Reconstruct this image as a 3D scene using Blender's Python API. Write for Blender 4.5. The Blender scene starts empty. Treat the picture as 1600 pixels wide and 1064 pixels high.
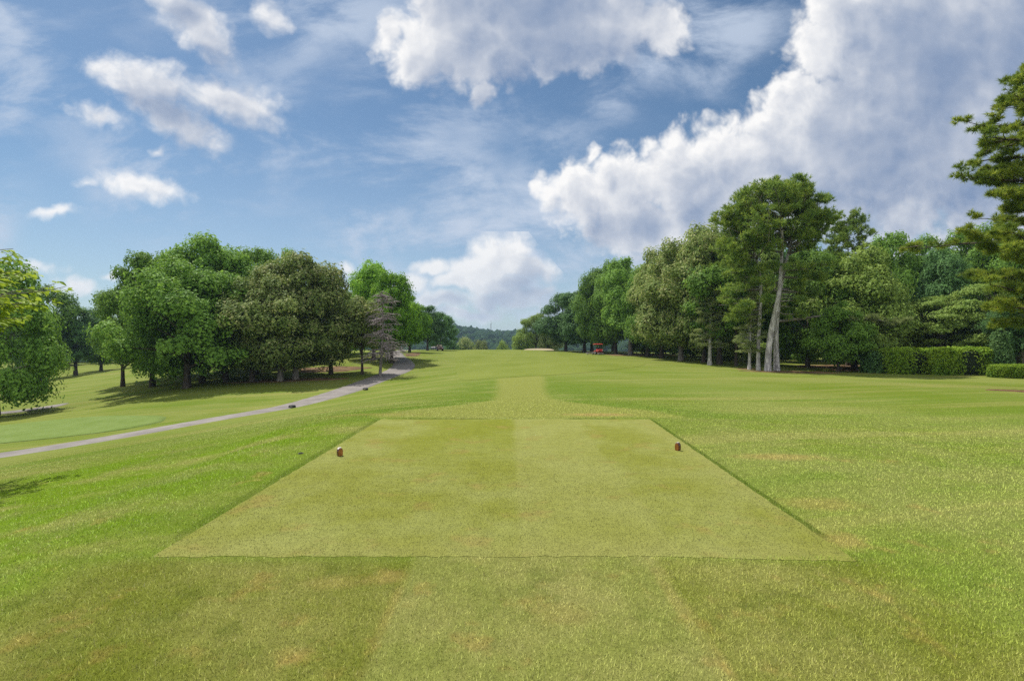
import bpy, bmesh, math, random
import numpy as np
from mathutils import Vector, Matrix

R = math.radians
scene = bpy.context.scene
COL = scene.collection
FOC, CX, HY = 780.0, 800.0, 532.0          # camera geometry used to turn measured angles into distances
EYE = 1.7

# ------------------------------------------------------------------ camera
cam = bpy.data.cameras.new("camera")
cam_o = bpy.data.objects.new("camera", cam)
COL.objects.link(cam_o)
cam_o.location = (0, 0, EYE)
cam_o.rotation_euler = (R(90), 0, 0)
cam.sensor_width = 36.0
cam.lens = 36.0 * FOC / 1600.0
cam.clip_start = 0.05
cam.clip_end = 6000
scene.camera = cam_o

# ------------------------------------------------------------------ exposure
scene.view_settings.view_transform = 'Standard'
scene.view_settings.look = 'None'
scene.view_settings.exposure = 0.38
scene.view_settings.gamma = 1.0
scene.view_settings.use_curve_mapping = False
scene.cycles.max_bounces = 5
scene.cycles.diffuse_bounces = 2
scene.cycles.transmission_bounces = 4
scene.cycles.transparent_max_bounces = 6
scene.cycles.volume_bounces = 0
scene.cycles.use_denoising = False

SUN_AZ, SUN_EL = R(-44), R(59)             # ahead and to the left of the camera, high noon-ish
SKY_STRENGTH = 0.1


def lin(r, g, b):
    def f(c):
        c /= 255.0
        return c / 12.92 if c <= 0.04045 else ((c + 0.055) / 1.055) ** 2.4
    return (f(r), f(g), f(b), 1.0)


def scl(c, k):
    return (c[0] * k, c[1] * k, c[2] * k, 1.0)


# ------------------------------------------------------------------ node helper
class NT:
    def __init__(self, tree):
        self.t = tree

    def node(self, kind, **kw):
        n = self.t.nodes.new(kind)
        for k, v in kw.items():
            setattr(n, k, v)
        return n

    def put(self, sock, v):
        if isinstance(v, bpy.types.NodeSocket):
            self.t.links.new(v, sock)
        elif v is not None:
            if isinstance(v, tuple) and sock.type == 'VECTOR':
                v = v[:3]
            sock.default_value = v

    def m(self, op, a, b=None, c=None, clamp=False):
        n = self.node('ShaderNodeMath', operation=op, use_clamp=clamp)
        self.put(n.inputs[0], a)
        if b is not None:
            self.put(n.inputs[1], b)
        if c is not None:
            self.put(n.inputs[2], c)
        return n.outputs[0]

    def add(self, a, b): return self.m('ADD', a, b)
    def sub(self, a, b): return self.m('SUBTRACT', a, b)
    def mul(self, a, b): return self.m('MULTIPLY', a, b)

    def ss(self, x, lo, hi):                # smoothstep
        n = self.node('ShaderNodeMapRange', interpolation_type='SMOOTHSTEP')
        self.put(n.inputs[0], x)
        self.put(n.inputs[1], lo)
        self.put(n.inputs[2], hi)
        return n.outputs[0]

    def box(self, x, lo, hi, s):            # soft interval
        return self.mul(self.ss(x, lo - s, lo + s), self.sub(1.0, self.ss(x, hi - s, hi + s)))

    def vm(self, op, a, b=None, scale=None):
        n = self.node('ShaderNodeVectorMath', operation=op)
        self.put(n.inputs[0], a)
        if b is not None:
            self.put(n.inputs[1], b)
        if scale is not None:
            self.put(n.inputs['Scale'], scale)
        return n.outputs['Value'] if op in ('LENGTH', 'DOT_PRODUCT', 'DISTANCE') else n.outputs[0]

    def xyz(self, x, y, z):
        n = self.node('ShaderNodeCombineXYZ')
        for i, v in enumerate((x, y, z)):
            self.put(n.inputs[i], v)
        return n.outputs[0]

    def sep(self, v):
        n = self.node('ShaderNodeSeparateXYZ')
        self.put(n.inputs[0], v)
        return n.outputs

    def noise(self, v, scale, detail=2.0, rough=0.5, dist=0.0, color=False):
        n = self.node('ShaderNodeTexNoise', noise_dimensions='3D')
        self.put(n.inputs['Vector'], v)
        self.put(n.inputs['Scale'], scale)
        n.inputs['Detail'].default_value = detail
        n.inputs['Roughness'].default_value = rough
        n.inputs['Distortion'].default_value = dist
        return n.outputs['Color' if color else 'Fac']

    def mix(self, f, a, b):
        n = self.node('ShaderNodeMix', data_type='RGBA')
        n.clamp_factor = True
        self.put(n.inputs[0], f)
        self.put(n.inputs[6], a)
        self.put(n.inputs[7], b)
        return n.outputs[2]

    def mulc(self, c, f):                   # colour times scalar
        return self.vm('SCALE', c, scale=f)


# ------------------------------------------------------------------ world: sky with clouds
# sky-plane coordinates: the direction of view divided by its northward (+Y) part, in units of one 7.3 degree step
CLOUDS = {   # each: strength of the ragged edge, then x, y, half width, half height, tilt(deg), weight
    'thunderhead': (.74, [
        (9.05, 3.05, .66, .62, -10, 1), (9.75, 2.95, .75, .75, 0, 1), (10.6, 2.80, .85, .88, 0, 1), (11.4, 2.65, .95, .92, 0, 1),
        (12.05, 2.25, .75, .95, 20, 1), (12.5, 1.55, .55, .85, 20, 1), (12.85, .80, .62, .70, 0, 1), (13.05, .1, .62, .80, 0, 1),
        (13.4, 2.3, 2.0, 1.5, -10, 1.5), (14.5, .8, 1.9, 2.2, 0, 1.7), (16.4, 1.0, 2.6, 2.9, 0, 1.8), (14.9, 2.4, 2.2, 1.2, 0, 1.5),
        (10.0, 3.55, 1.1, .50, 5, 1.0), (11.4, 3.35, 1.6, .65, 0, 1.1), (15.9, 3.25, 1.5, .60, -15, .9), (14.3, 3.45, .8, .40, -20, .8),
        (9.28, 2.42, .14, .22, 15, .6), (8.42, 2.85, .16, .24, 0, .42), (11.0, 4.0, 1.4, .36, 0, .8), (14.6, 4.0, 1.3, .35, -10, .8), (9.5, 3.6, .6, .3, 10, .7)]),
    'overhead': (.62, [
        (6.55, .85, .62, .66, -20, 1), (7.1, .25, .8, .75, 0, 1.1), (7.6, .62, 1.4, .80, 0, 1.2), (8.6, .30, 1.6, .95, 0, 1.4),
        (9.6, .42, .85, .70, -15, 1.1), (10.35, .46, .52, .54, 0, .95), (7.2, 1.0, .7, .42, 10, 1), (7.51, 1.40, .22, .24, 0, .62),
        (8.55, 1.04, .24, .26, 0, .65), (9.3, .85, .6, .36, -20, .9), (6.1, .55, .26, .46, 20, .6), (8.2, -.5, 2.6, .8, 0, 1.4)]),
    'wind_drawn': (.60, [
        (2.35, 1.30, 1.15, .46, 18, 1.0), (2.72, 1.88, 1.2, .36, 27, .95), (3.65, 1.62, 1.05, .40, 17, 1), (3.05, .42, .90, .48, 42, .95),
        (1.75, 1.02, .46, .34, 0, .75), (1.55, 1.82, .52, .20, 12, .65), (4.2, .22, .26, .5, -35, .65), (3.35, 2.22, .36, .15, 35, .6),
        (2.22, 2.9, .9, .25, 15, .8), (.80, 3.34, .52, .13, -6, .65), (1.3, 2.86, .25, .10, 0, .4), (2.45, 2.33, .16, .09, 0, .45), (2.6, -.3, .6, .5, 20, .8)]),
    'hill_cumulus': (.62, [
        (7.85, 4.0, .66, .44, -25, 1.1), (7.45, 4.2, .6, .32, -15, 1.05), (8.25, 4.15, .52, .26, 18, .95), (7.1, 4.38, .5, .22, 0, .9),
        (6.75, 4.2, .38, .17, 0, .8), (6.45, 4.42, .42, .18, 0, .75), (7.8, 4.45, .8, .24, 0, .9), (8.35, 4.58, .32, .16, 0, .75),
        (7.9, 4.72, 1.0, .26, 0, .8), (6.9, 4.70, .65, .22, 0, .75), (7.4, 4.92, 1.2, .13, 0, .6), (5.35, 4.2, .24, .16, 0, .55),
        (1.2, 4.45, .5, .18, 0, .55), (1.75, 4.3, .36, .12, 0, .5), (.6, 4.2, .5, .12, 0, .45)]),
}


def build_world():
    w = bpy.data.worlds.new("World")
    scene.world = w
    w.use_nodes = True
    w.cycles.sampling_method = 'NONE'
    t = w.node_tree
    t.nodes.clear()
    N = NT(t)
    tc = N.node('ShaderNodeTexCoord')
    d = tc.outputs['Generated']
    dx, dy, dz = N.sep(d)
    yy = N.m('MAXIMUM', dy, 0.12)
    px = N.m('MULTIPLY_ADD', N.m('DIVIDE', dx, yy), 7.8, 8.0)
    py = N.m('MULTIPLY_ADD', N.m('DIVIDE', dz, yy), -7.8, 5.32)
    P = N.xyz(px, py, 0.0)
    k = 0.77 / SKY_STRENGTH

    def n2(vec, scale, detail, rough, color=False, dist=0.0):
        n = N.node('ShaderNodeTexNoise', noise_dimensions='2D')
        N.put(n.inputs['Vector'], vec)
        n.inputs['Scale'].default_value = scale
        n.inputs['Detail'].default_value = detail
        n.inputs['Roughness'].default_value = rough
        n.inputs['Distortion'].default_value = dist
        return n.outputs['Color' if color else 'Fac']

    # clear sky with thin high veils
    cv = N.xyz(N.add(N.mul(px, .42), N.mul(py, -.30)), N.add(N.mul(px, .16), N.mul(py, .95)), 0.0)
    c1 = n2(cv, 1.0, 6, .62, dist=.2)
    c2 = n2(P, .33, 2, .5)
    veil = N.mul(N.ss(c1, .38, .72), N.ss(c2, .30, .58))
    low = N.ss(py, 1.6, 5.2)
    veil = N.m('MULTIPLY', N.m('ADD', veil, N.mul(low, .42)), .84, clamp=True)
    sky = N.node('ShaderNodeTexSky', sky_type='NISHITA')
    sky.sun_disc = False
    sky.sun_elevation = SUN_EL
    sky.sun_rotation = SUN_AZ
    sky.altitude = 200
    sky.air_density = 1.0
    sky.dust_density = 0.6
    sky.ozone_density = 2.5
    tint = N.vm('MULTIPLY', sky.outputs[0], (.57, .67, .69))
    clear = N.mix(veil, tint, scl(lin(196, 209, 228), k))
    bg = N.node('ShaderNodeBackground')
    N.put(bg.inputs[0], clear)
    bg.inputs[1].default_value = SKY_STRENGTH
    cur = bg.outputs[0]
    front = N.mul(N.m('GREATER_THAN', dy, .13), N.m('GREATER_THAN', dz, 0.0))

    L1 = (-0.10, -0.15, 0)
    L2 = (-0.34, -0.52, 0)
    for name, (amp, blobs) in CLOUDS.items():
        soft, amax = {'thunderhead': (.44, 1.0), 'overhead': (.46, 1.0), 'wind_drawn': (.72, .95), 'hill_cumulus': (.55, 1.0)}[name]
        wind = name == 'wind_drawn'
        g = bpy.data.node_groups.new("cloud_" + name, 'ShaderNodeTree')
        g.interface.new_socket('P', in_out='INPUT', socket_type='NodeSocketVector')
        g.interface.new_socket('D', in_out='OUTPUT', socket_type='NodeSocketFloat')
        G = NT(g)
        gi, go = G.node('NodeGroupInput'), G.node('NodeGroupOutput')
        acc = None
        for (x, y, a, b, rot, wt) in blobs:
            mp = G.node('ShaderNodeMapping', vector_type='TEXTURE')
            v_in = gi.outputs[0]
            if acc is not None:              # chained, so that the blobs are worked through one after another
                ma = G.node('ShaderNodeVectorMath', operation='MULTIPLY_ADD')
                G.put(ma.inputs[0], acc)
                ma.inputs[1].default_value = (1e-6, 1e-6, 0)
                G.put(ma.inputs[2], gi.outputs[0])
                v_in = ma.outputs[0]
            G.put(mp.inputs[0], v_in)
            mp.inputs['Location'].default_value = (x, y, 0)
            mp.inputs['Rotation'].default_value = (0, 0, R(rot))
            mp.inputs['Scale'].default_value = (a, b, 1)
            v = G.m('MULTIPLY_ADD', G.vm('LENGTH', mp.outputs[0]), -wt, wt)
            acc = v if acc is None else G.m('SMOOTH_MAX', acc, v, 0.15)
        G.put(go.inputs[0], acc)

        def shape(vec):
            n = N.node('ShaderNodeGroup')
            n.node_tree = g
            N.put(n.inputs[0], vec)
            return n.outputs[0]

        wc = n2(P, 1.3, 3, .55, True)
        Pw = N.vm('ADD', P, N.vm('SCALE', N.vm('SUBTRACT', wc, (.5, .5, .5)), scale=0.40))

        def ragged(va, vb):
            if wind:                         # drawn out along the upper wind
                va = N.vm('MULTIPLY', N.vm('ADD', va, N.vm('MULTIPLY', N.vm('ADD', N.xyz(N.sep(va)[1], N.sep(va)[0], 0.0), (0, 0, 0)), (.45, -.45, 0))), (.62, 1.35, 1))
            a = N.sub(n2(va, 2.2, 7, .50), .5)
            n = N.node('ShaderNodeTexVoronoi', feature='SMOOTH_F1', distance='EUCLIDEAN', voronoi_dimensions='2D')
            N.put(n.inputs['Vector'], vb)
            n.inputs['Scale'].default_value = 3.2
            n.inputs['Detail'].default_value = 2.0
            n.inputs['Roughness'].default_value = 0.55
            n.inputs['Lacunarity'].default_value = 2.2
            n.inputs['Smoothness'].default_value = 0.3
            n.normalize = True
            return N.mul(N.add(a, N.mul(N.sub(.36, n.outputs['Distance']), 0.85)), amp)

        s0 = shape(Pw)
        s2 = shape(N.vm('ADD', Pw, L2))
        dens = N.add(s0, ragged(P, Pw))
        s1 = N.add(N.mul(s0, .7), N.mul(s2, .3))
        d1 = N.add(s1, ragged(N.vm('ADD', P, L1), N.vm('ADD', Pw, L1)))
        d2 = N.add(s2, N.mul(N.sub(n2(N.vm('ADD', P, L2), 1.6, 2, .5), .5), .6))
        alpha = N.mul(N.ss(dens, -0.02, soft), amax)
        occ = N.add(N.mul(N.m('MAXIMUM', d1, 0.0), 1.1), N.mul(N.m('MAXIMUM', N.sub(d2, .18), 0.0), 1.5))
        tr = N.m('POWER', 2.718, N.mul(occ, N.m('MULTIPLY_ADD', n2(P, .9, 3, .55), -1.35, -.06)))
        rel = N.mul(N.mul(N.sub(dens, d1), 0.62), N.m('POWER', 2.718, N.mul(N.m('MAXIMUM', s0, 0.0), -1.5)))     # lumps facing the sun
        lit = N.m('ADD', tr, rel, clamp=True)
        cloud = N.mix(lit, lin(130, 151, 184), lin(253, 252, 251))
        hz = N.mul(N.ss(py, 3.2, 5.2), .55)                    # low clouds sink in the horizon air
        cloud = N.mix(hz, cloud, lin(196, 208, 222))
        col = N.mix(N.mul(alpha, N.ss(dy, .31, .56)), clear, N.mulc(cloud, k))
        b2 = N.node('ShaderNodeBackground')
        N.put(b2.inputs[0], col)
        b2.inputs[1].default_value = SKY_STRENGTH

        GT, LT = (lambda p_, q_: N.m('GREATER_THAN', p_, q_)), (lambda p_, q_: N.m('LESS_THAN', p_, q_))
        thr = N.sub(N.m('MULTIPLY_ADD', N.m('MAXIMUM', N.sub(10.6, px), 0.0), .11, 1.62), N.mul(N.m('MAXIMUM', N.sub(px, 10.6), 0.0), 2.3))
        lef = N.m('MULTIPLY_ADD', N.m('MAXIMUM', N.sub(py, 3.2), 0.0), .85, 7.9)
        if name == 'thunderhead':
            fac = N.mul(GT(py, thr), GT(px, lef))
        elif name == 'overhead':
            fac = N.mul(LT(py, thr), GT(px, 4.9))
        elif name == 'wind_drawn':
            fac = N.mul(LT(py, 3.75), LT(px, 4.9))
        else:
            fac = N.mul(GT(py, 3.62), LT(px, lef))
        mx = N.node('ShaderNodeMixShader')
        N.put(mx.inputs[0], N.mul(fac, front))
        t.links.new(cur, mx.inputs[1])
        t.links.new(b2.outputs[0], mx.inputs[2])
        cur = mx.outputs[0]
    # unseen bright cumulus behind the viewer and overhead, added as fill for the trees
    bp = N.xyz(N.m('DIVIDE', dx, N.m('MAXIMUM', N.m('ADD', dz, .25), .08)), N.m('DIVIDE', dy, N.m('MAXIMUM', N.m('ADD', dz, .25), .08)), 0.0)
    bn = n2(bp, 1.1, 4, .55)
    ba = N.mul(N.ss(bn, .38, .56), N.sub(1.0, N.ss(dy, -.15, .30)))
    bc = N.mix(N.ss(bn, .48, .75), (1.35, 1.35, 1.33, 1), (.95, 1.0, 1.08, 1))
    b3 = N.node('ShaderNodeBackground')
    N.put(b3.inputs[0], N.mix(ba, clear, N.mulc(bc, k)))
    b3.inputs[1].default_value = SKY_STRENGTH
    mx = N.node('ShaderNodeMixShader')
    N.put(mx.inputs[0], N.mul(N.m('LESS_THAN', dy, .30), N.m('GREATER_THAN', dz, 0.0)))
    t.links.new(cur, mx.inputs[1])
    t.links.new(b3.outputs[0], mx.inputs[2])
    cur = mx.outputs[0]
    out = N.node('ShaderNodeOutputWorld')
    t.links.new(cur, out.inputs[0])


build_world()

# ------------------------------------------------------------------ sun
sl = bpy.data.lights.new("sun", 'SUN')
sl.energy = 4.6
sl.angle = R(0.5)
sl.color = (1.0, 0.955, 0.88)
so = bpy.data.objects.new("sun", sl)
COL.objects.link(so)
S = Vector((math.sin(SUN_AZ) * math.cos(SUN_EL), math.cos(SUN_AZ) * math.cos(SUN_EL), math.sin(SUN_EL)))
so.rotation_euler = (-S).to_track_quat('-Z', 'Y').to_euler()
so.location = S * 50 + Vector((0, 0, 20))


# ------------------------------------------------------------------ object helpers
def link(o, parent=None):
    COL.objects.link(o)
    if parent is not None:
        o.parent = parent
    return o


def tag(o, label=None, cat=None, group=None, kind=None):
    if label: o['label'] = label
    if cat: o['category'] = cat
    if group: o['group'] = group
    if kind: o['kind'] = kind
    return o


def empty(name, loc=(0, 0, 0), rz=0.0):
    o = bpy.data.objects.new(name, None)
    o.location = loc
    o.rotation_euler = (0, 0, rz)
    o.empty_display_size = 0.3
    return link(o)


def np_mesh(name, V, polys, mats, smooth=False, mat_idx=None):
    """polys: list of (F,k) index arrays"""
    me = bpy.data.meshes.new(name)
    V = np.asarray(V, dtype=np.float32)
    me.vertices.add(len(V))
    me.vertices.foreach_set('co', V.ravel())
    loops = np.concatenate([p.ravel() for p in polys]).astype(np.int32)
    tot = np.concatenate([np.full(len(p), p.shape[1], np.int32) for p in polys])
    st = np.concatenate([[0], np.cumsum(tot)[:-1]]).astype(np.int32)
    me.loops.add(len(loops))
    me.loops.foreach_set('vertex_index', loops)
    me.polygons.add(len(tot))
    me.polygons.foreach_set('loop_start', st)
    me.polygons.foreach_set('loop_total', tot)
    if mat_idx is not None:
        me.polygons.foreach_set('material_index', mat_idx.astype(np.int32))
    me.polygons.foreach_set('use_smooth', np.full(len(tot), smooth, bool))
    for m_ in (mats if isinstance(mats, (list, tuple)) else [mats]):
        me.materials.append(m_)
    me.update(calc_edges=True)
    me.validate()
    return me


def mesh_obj(name, me, parent=None):
    return link(bpy.data.objects.new(name, me), parent)


# ------------------------------------------------------------------ terrain
PTS = []
for x in (-3.5, 0, 3.5):
    for y in (-6, -2, 2, 5, 8, 11):
        PTS.append((x, y, 0.0))
for (px, py, d) in [
    (800, 620, 18), (800, 590, 33), (800, 570, 52), (800, 556, 85), (800, 546.5, 125), (700, 546.5, 120), (870, 548, 118),
    (1200, 580, 45), (1110, 571, 52), (1060, 563.5, 62), (983, 554.5, 85), (900, 550, 110), (1310, 578, 47), (1450, 583, 42), (1590, 588, 38),
    (1580, 611, 22), (1600, 700, 8.5), (1600, 640, 15), (1000, 600, 25), (1300, 640, 14.5), (700, 600, 27),
    (605, 573, 60), (460, 594, 48), (300, 606, 45), (569, 584, 52), (640, 581, 54), (622, 552, 78),
    (571, 608, 40), (457, 637, 31), (300, 663, 25), (150, 690, 22), (0, 714, 19.5), (200, 640, 33), (0, 690, 25), (0, 650, 38),
    (100, 640, 40), (60, 612, 60), (200, 576, 85), (130, 586, 80), (350, 576, 68), (500, 559, 76), (0, 602, 78), (260, 572, 92),
    (480, 700, 8.6), (300, 742, 8), (0, 792, 6.6), (0, 900, 4.2), (200, 700, 12.5), (400, 655, 20),
    (200, 562, 140), (0, 570, 140), (1000, 550, 120), (1300, 560, 110), (1600, 565, 100), (1800, 600, 32), (2000, 640, 20), (500, 549, 125),
]:
    PTS.append(((px - CX) / FOC * d, d, EYE - (py - HY) / FOC * d))
PTS += [(0, -40, .3), (-60, -40, -2), (60, -40, .3), (-30, 0, -2.2), (-60, 10, -4), (30, 0, -.3), (60, 10, -.6),
        (0, 175, -3.5), (-90, 175, -3), (90, 175, -2.5), (-110, 60, -5), (110, 60, -1.2)]
PTS = np.array(PTS)


class Terrain:
    def __init__(self, P):
        self.c = P[:, :2]
        n = len(P)
        K = self.phi(self.c, self.c) + np.eye(n) * 4.0
        A = np.c_[np.ones(n), self.c]
        M = np.block([[K, A], [A.T, np.zeros((3, 3))]])
        s = np.linalg.solve(M, np.r_[P[:, 2], 0, 0, 0])
        self.w, self.a = s[:n], s[n:]

    @staticmethod
    def phi(a, b):
        r2 = ((a[:, None, :] - b[None, :, :]) ** 2).sum(-1)
        return r2 * np.log(r2 + 1e-6) * 0.5

    def __call__(self, x, y):
        x = np.atleast_1d(np.asarray(x, float)); y = np.atleast_1d(np.asarray(y, float))
        xc, yc = np.clip(x, -110, 110), np.clip(y, -40, 175)
        out = np.empty(len(x))
        for i in range(0, len(x), 20000):
            q = np.c_[xc[i:i + 20000], yc[i:i + 20000]]
            out[i:i + 20000] = self.phi(q, self.c) @ self.w + self.a[0] + q @ self.a[1:]
        # perfectly level tee
        dx = np.maximum(np.abs(x) - 3.2, 0); dy = np.maximum(np.abs(y - 5.5) - 5.6, 0)
        t = np.clip(1 - np.hypot(dx, dy) / 2.5, 0, 1)
        out *= 1 - t * t * (3 - 2 * t)
        w = np.clip((y - 128) / 130, 0, 1); w = w * w * (3 - 2 * w)
        return out * (1 - w) - 24 * w


g_terrain = Terrain(PTS)


def gz(x, y):
    return float(g_terrain([x], [y])[0])


def at(px, d):
    x = (px - CX) / FOC * d
    return x, d, gz(x, d)


def axis(segs):
    out = []
    for (a, b, s) in segs:
        out += list(np.arange(a, b - 1e-6, s))
    out.append(segs[-1][1])
    return np.array(out)


def drape(name, xs, ys, mat, off=0.0):
    X, Y = np.meshgrid(xs, ys)
    Z = g_terrain(X.ravel(), Y.ravel()) + off
    V = np.c_[X.ravel(), Y.ravel(), Z]
    nx, ny = len(xs), len(ys)
    i = np.arange(nx * ny).reshape(ny, nx)
    F = np.stack([i[:-1, :-1], i[:-1, 1:], i[1:, 1:], i[1:, :-1]], -1).reshape(-1, 4)
    return np_mesh(name, V, [F], mat, True)


# ------------------------------------------------------------------ turf colour (shared by soil sheet and blades)
GK = 0.615


def turf_color(N, P, kind):
    x, y, z = N.sep(P)
    P2 = N.xyz(x, y, 0.0)
    n_big = N.noise(P2, .16, 3, .55)
    n_mid = N.noise(P2, .85, 4, .6)
    n_fine = N.noise(P2, 7.0, 4, .65)
    st_v = N.xyz(N.add(N.mul(x, .035), N.mul(y, .06)), N.add(N.mul(y, .75), N.mul(x, -.22)), 0.0)
    n_str = N.noise(st_v, 1.0, 4, .55)
    if kind == 'tee':
        c = N.mix(N.ss(n_mid, .34, .66), lin(146, 152, 72), lin(160, 166, 100))
        c = N.mix(N.mul(N.mul(N.ss(x, -2.1, -1.3), N.sub(1.0, N.ss(x, -.06, .10))), N.mul(N.ss(y, 5.0, 9.5), .55)), c, lin(136, 146, 44))
        c = N.mix(N.mul(N.box(x, .06, 1.35, .05), .45), c, lin(164, 168, 104))
        c = N.mix(N.mul(N.ss(N.noise(P2, 1.6, 3, .6), .56, .70), .45), c, lin(166, 146, 92))
        edge = N.m('MAXIMUM', N.ss(x, 2.40, 2.8), N.sub(1.0, N.ss(y, 3.9, 4.5)))
        c = N.mix(N.mul(edge, .35), c, lin(166, 166, 108))
    elif kind == 'fair':
        c = N.mix(N.ss(n_big, .3, .7), lin(141, 156, 70), lin(156, 168, 88))
        u = N.add(N.mul(x, .94), N.mul(y, -.05))
        c = N.mix(N.mul(N.ss(N.m('SINE', N.mul(u, .85)), -.3, .3), .28), c, lin(162, 172, 94))
    elif kind == 'lower':
        c = N.mix(N.ss(n_mid, .3, .7), lin(140, 162, 84), lin(152, 172, 100))
    else:
        c = N.mix(N.ss(n_big, .36, .64), lin(122, 142, 48), lin(142, 154, 76))
        c = N.mix(N.mul(N.ss(n_str, .50, .62), .6), c, lin(160, 160, 90))
        c = N.mix(N.mul(N.ss(n_str, .50, .38), .45), c, lin(108, 138, 38))
        # vivid strip left of the tee
        lf = N.mul(N.box(x, -9.0, -2.9, 1.2), N.box(y, 1.0, 11.0, 1.5))
        c = N.mix(N.mul(lf, N.mul(N.ss(n_mid, .36, .60), .85)), c, lin(116, 148, 16))
        # duller, drier rough right of the tee
        rt = N.mul(N.ss(x, 2.6, 4.2), N.sub(1.0, N.ss(y, 9, 16)))
        c = N.mix(N.mul(rt, N.mul(N.ss(n_mid, .34, .62), .6)), c, lin(146, 152, 84))
        # darker rough just behind the tee, and the mown walk through it
        bk = N.mul(N.sub(1.0, N.ss(y, 3.7, 4.0)), N.box(x, -3.2, 2.8, .4))
        c = N.mix(N.mul(bk, .92), c, N.mix(N.ss(n_mid, .35, .65), lin(118, 128, 42), lin(146, 148, 78)))
        walk = N.box(x, -.76, 1.12, .05)
        wk1 = N.mul(walk, N.sub(1.0, N.ss(y, 3.9, 4.0)))
        c = N.mix(N.mul(wk1, .92), c, N.mix(N.ss(n_mid, .36, .64), lin(142, 150, 76), lin(156, 157, 92)))
        edge = N.mul(N.m('MAXIMUM', N.box(x, -.80, -.74, .025), N.box(x, 1.09, 1.14, .025)), N.sub(1.0, N.ss(y, 3.6, 3.95)))
        c = N.mix(N.mul(N.mul(edge, N.ss(n_mid, .38, .6)), .42), c, lin(166, 152, 84))
        # mown walk beyond the tee that flares toward the fairway
        half = N.add(N.add(.95, N.mul(N.sub(1.0, N.ss(y, 10.4, 16.5)), 2.6)), N.mul(N.ss(y, 19, 32), .5))
        xc = N.sub(x, N.add(.35, N.mul(N.ss(y, 14, 40), .25)))
        ax = N.m('ABSOLUTE', xc)
        beyond = N.ss(y, 10.8, 11.2)
        dark = N.mul(N.mul(N.ss(N.sub(ax, half), -.28, .28), N.sub(1.0, N.ss(N.sub(ax, half), .6, 3.6))), N.mul(beyond, N.sub(1.0, N.ss(y, 24, 36))))
        c = N.mix(N.mul(N.mul(dark, .8), N.ss(n_mid, .30, .62)), c, lin(108, 136, 36))
        wk2 = N.mul(N.sub(1.0, N.ss(N.sub(ax, half), -.28, .28)), N.mul(beyond, N.sub(1.0, N.ss(y, 40, 44))))
        c = N.mix(N.mul(wk2, .9), c, lin(152, 158, 78))
        # worn tan spots
        sp = N.ss(N.noise(P2, 1.35, 3, .6), .615, .72)
        c = N.mix(N.mul(sp, N.mul(N.sub(1.0, N.ss(y, 4, 13)), .50)), c, lin(172, 148, 88))
        near = N.sub(1.0, N.ss(y, 3.6, 4.0))
        sp2 = N.mul(N.ss(N.noise(P2, 2.4, 4, .65), .55, .68), near)
        c = N.mix(N.mul(sp2, .30), c, lin(172, 142, 82))
        dk2 = N.mul(N.ss(N.noise(N.vm('ADD', P2, (7, 3, 0)), 2.0, 4, .65), .54, .66), near)
        c = N.mix(N.mul(dk2, .35), c, lin(92, 110, 30))
        for (sx, sy, ra, rb, k) in ((2.0, 11.45, .9, .28, .8), (2.80, 4.25, .26, .24, .55), (3.9, 7.3, .8, .25, .55), (-.90, 3.58, .16, .12, .5),
                                    (-1.25, 3.5, .25, .12, .3), (.30, 3.1, .25, .16, .22), (3.2, 5.2, .5, .25, .4), (-3.6, 11.5, 1.6, .25, .35), (1.06, 3.3, .05, .6, .25)):
            e = N.vm('LENGTH', N.vm('MULTIPLY', N.vm('SUBTRACT', P2, (sx, sy, 0)), (1 / ra, 1 / rb, 0)))
            e = N.add(e, N.mul(N.sub(n_fine, .5), 1.2))
            c = N.mix(N.mul(N.sub(1.0, N.ss(e, .3, 1.2)), k), c, lin(176, 156, 94))
        # shadow line of the taller rough, painted dark along the tee edges
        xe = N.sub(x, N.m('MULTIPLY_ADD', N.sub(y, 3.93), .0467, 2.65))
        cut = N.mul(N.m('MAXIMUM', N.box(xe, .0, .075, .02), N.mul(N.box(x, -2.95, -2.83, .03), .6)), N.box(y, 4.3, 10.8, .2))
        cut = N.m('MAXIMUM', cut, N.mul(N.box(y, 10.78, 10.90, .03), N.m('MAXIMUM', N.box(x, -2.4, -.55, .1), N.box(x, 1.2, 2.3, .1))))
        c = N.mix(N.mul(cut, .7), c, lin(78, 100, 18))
        # far mowing passes
        far = N.ss(y, 16, 30)
        c = N.mix(N.mul(far, N.mul(N.ss(N.noise(st_v, 2.2, 3, .5), .46, .58), .3)), c, lin(152, 164, 80))
    amp = N.m('MULTIPLY_ADD', N.add(N.sub(n_fine, .5), N.mul(N.sub(N.noise(P2, 38, 2, .6), .5), .8)), .55, 1.0)
    q = {'tee': (.95, .93, .74), 'fair': (.76, .76, .56), 'lower': (.76, .79, .70)}.get(kind, (.92, .90, .86))
    return N.vm('MULTIPLY', N.mulc(c, N.mul(amp, GK)), q)


def new_mat(name):
    m_ = bpy.data.materials.new(name)
    m_.use_nodes = True
    m_.node_tree.nodes.clear()
    N = NT(m_.node_tree)
    out = N.node('ShaderNodeOutputMaterial')
    return m_, N, out


def principled(N, out, color, rough=.6, spec=.3, metal=0.0, normal=None):
    p = N.node('ShaderNodeBsdfPrincipled')
    N.put(p.inputs['Base Color'], color)
    N.put(p.inputs['Roughness'], rough)
    p.inputs['Specular IOR Level'].default_value = spec
    p.inputs['Metallic'].default_value = metal
    if normal is not None:
        N.put(p.inputs['Normal'], normal)
    N.t.links.new(p.outputs[0], out.inputs[0])
    return p


def bump(N, h, strength, dist):
    b = N.node('ShaderNodeBump')
    b.inputs['Strength'].default_value = strength
    b.inputs['Distance'].default_value = dist
    N.put(b.inputs['Height'], h)
    return b.outputs[0]


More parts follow.
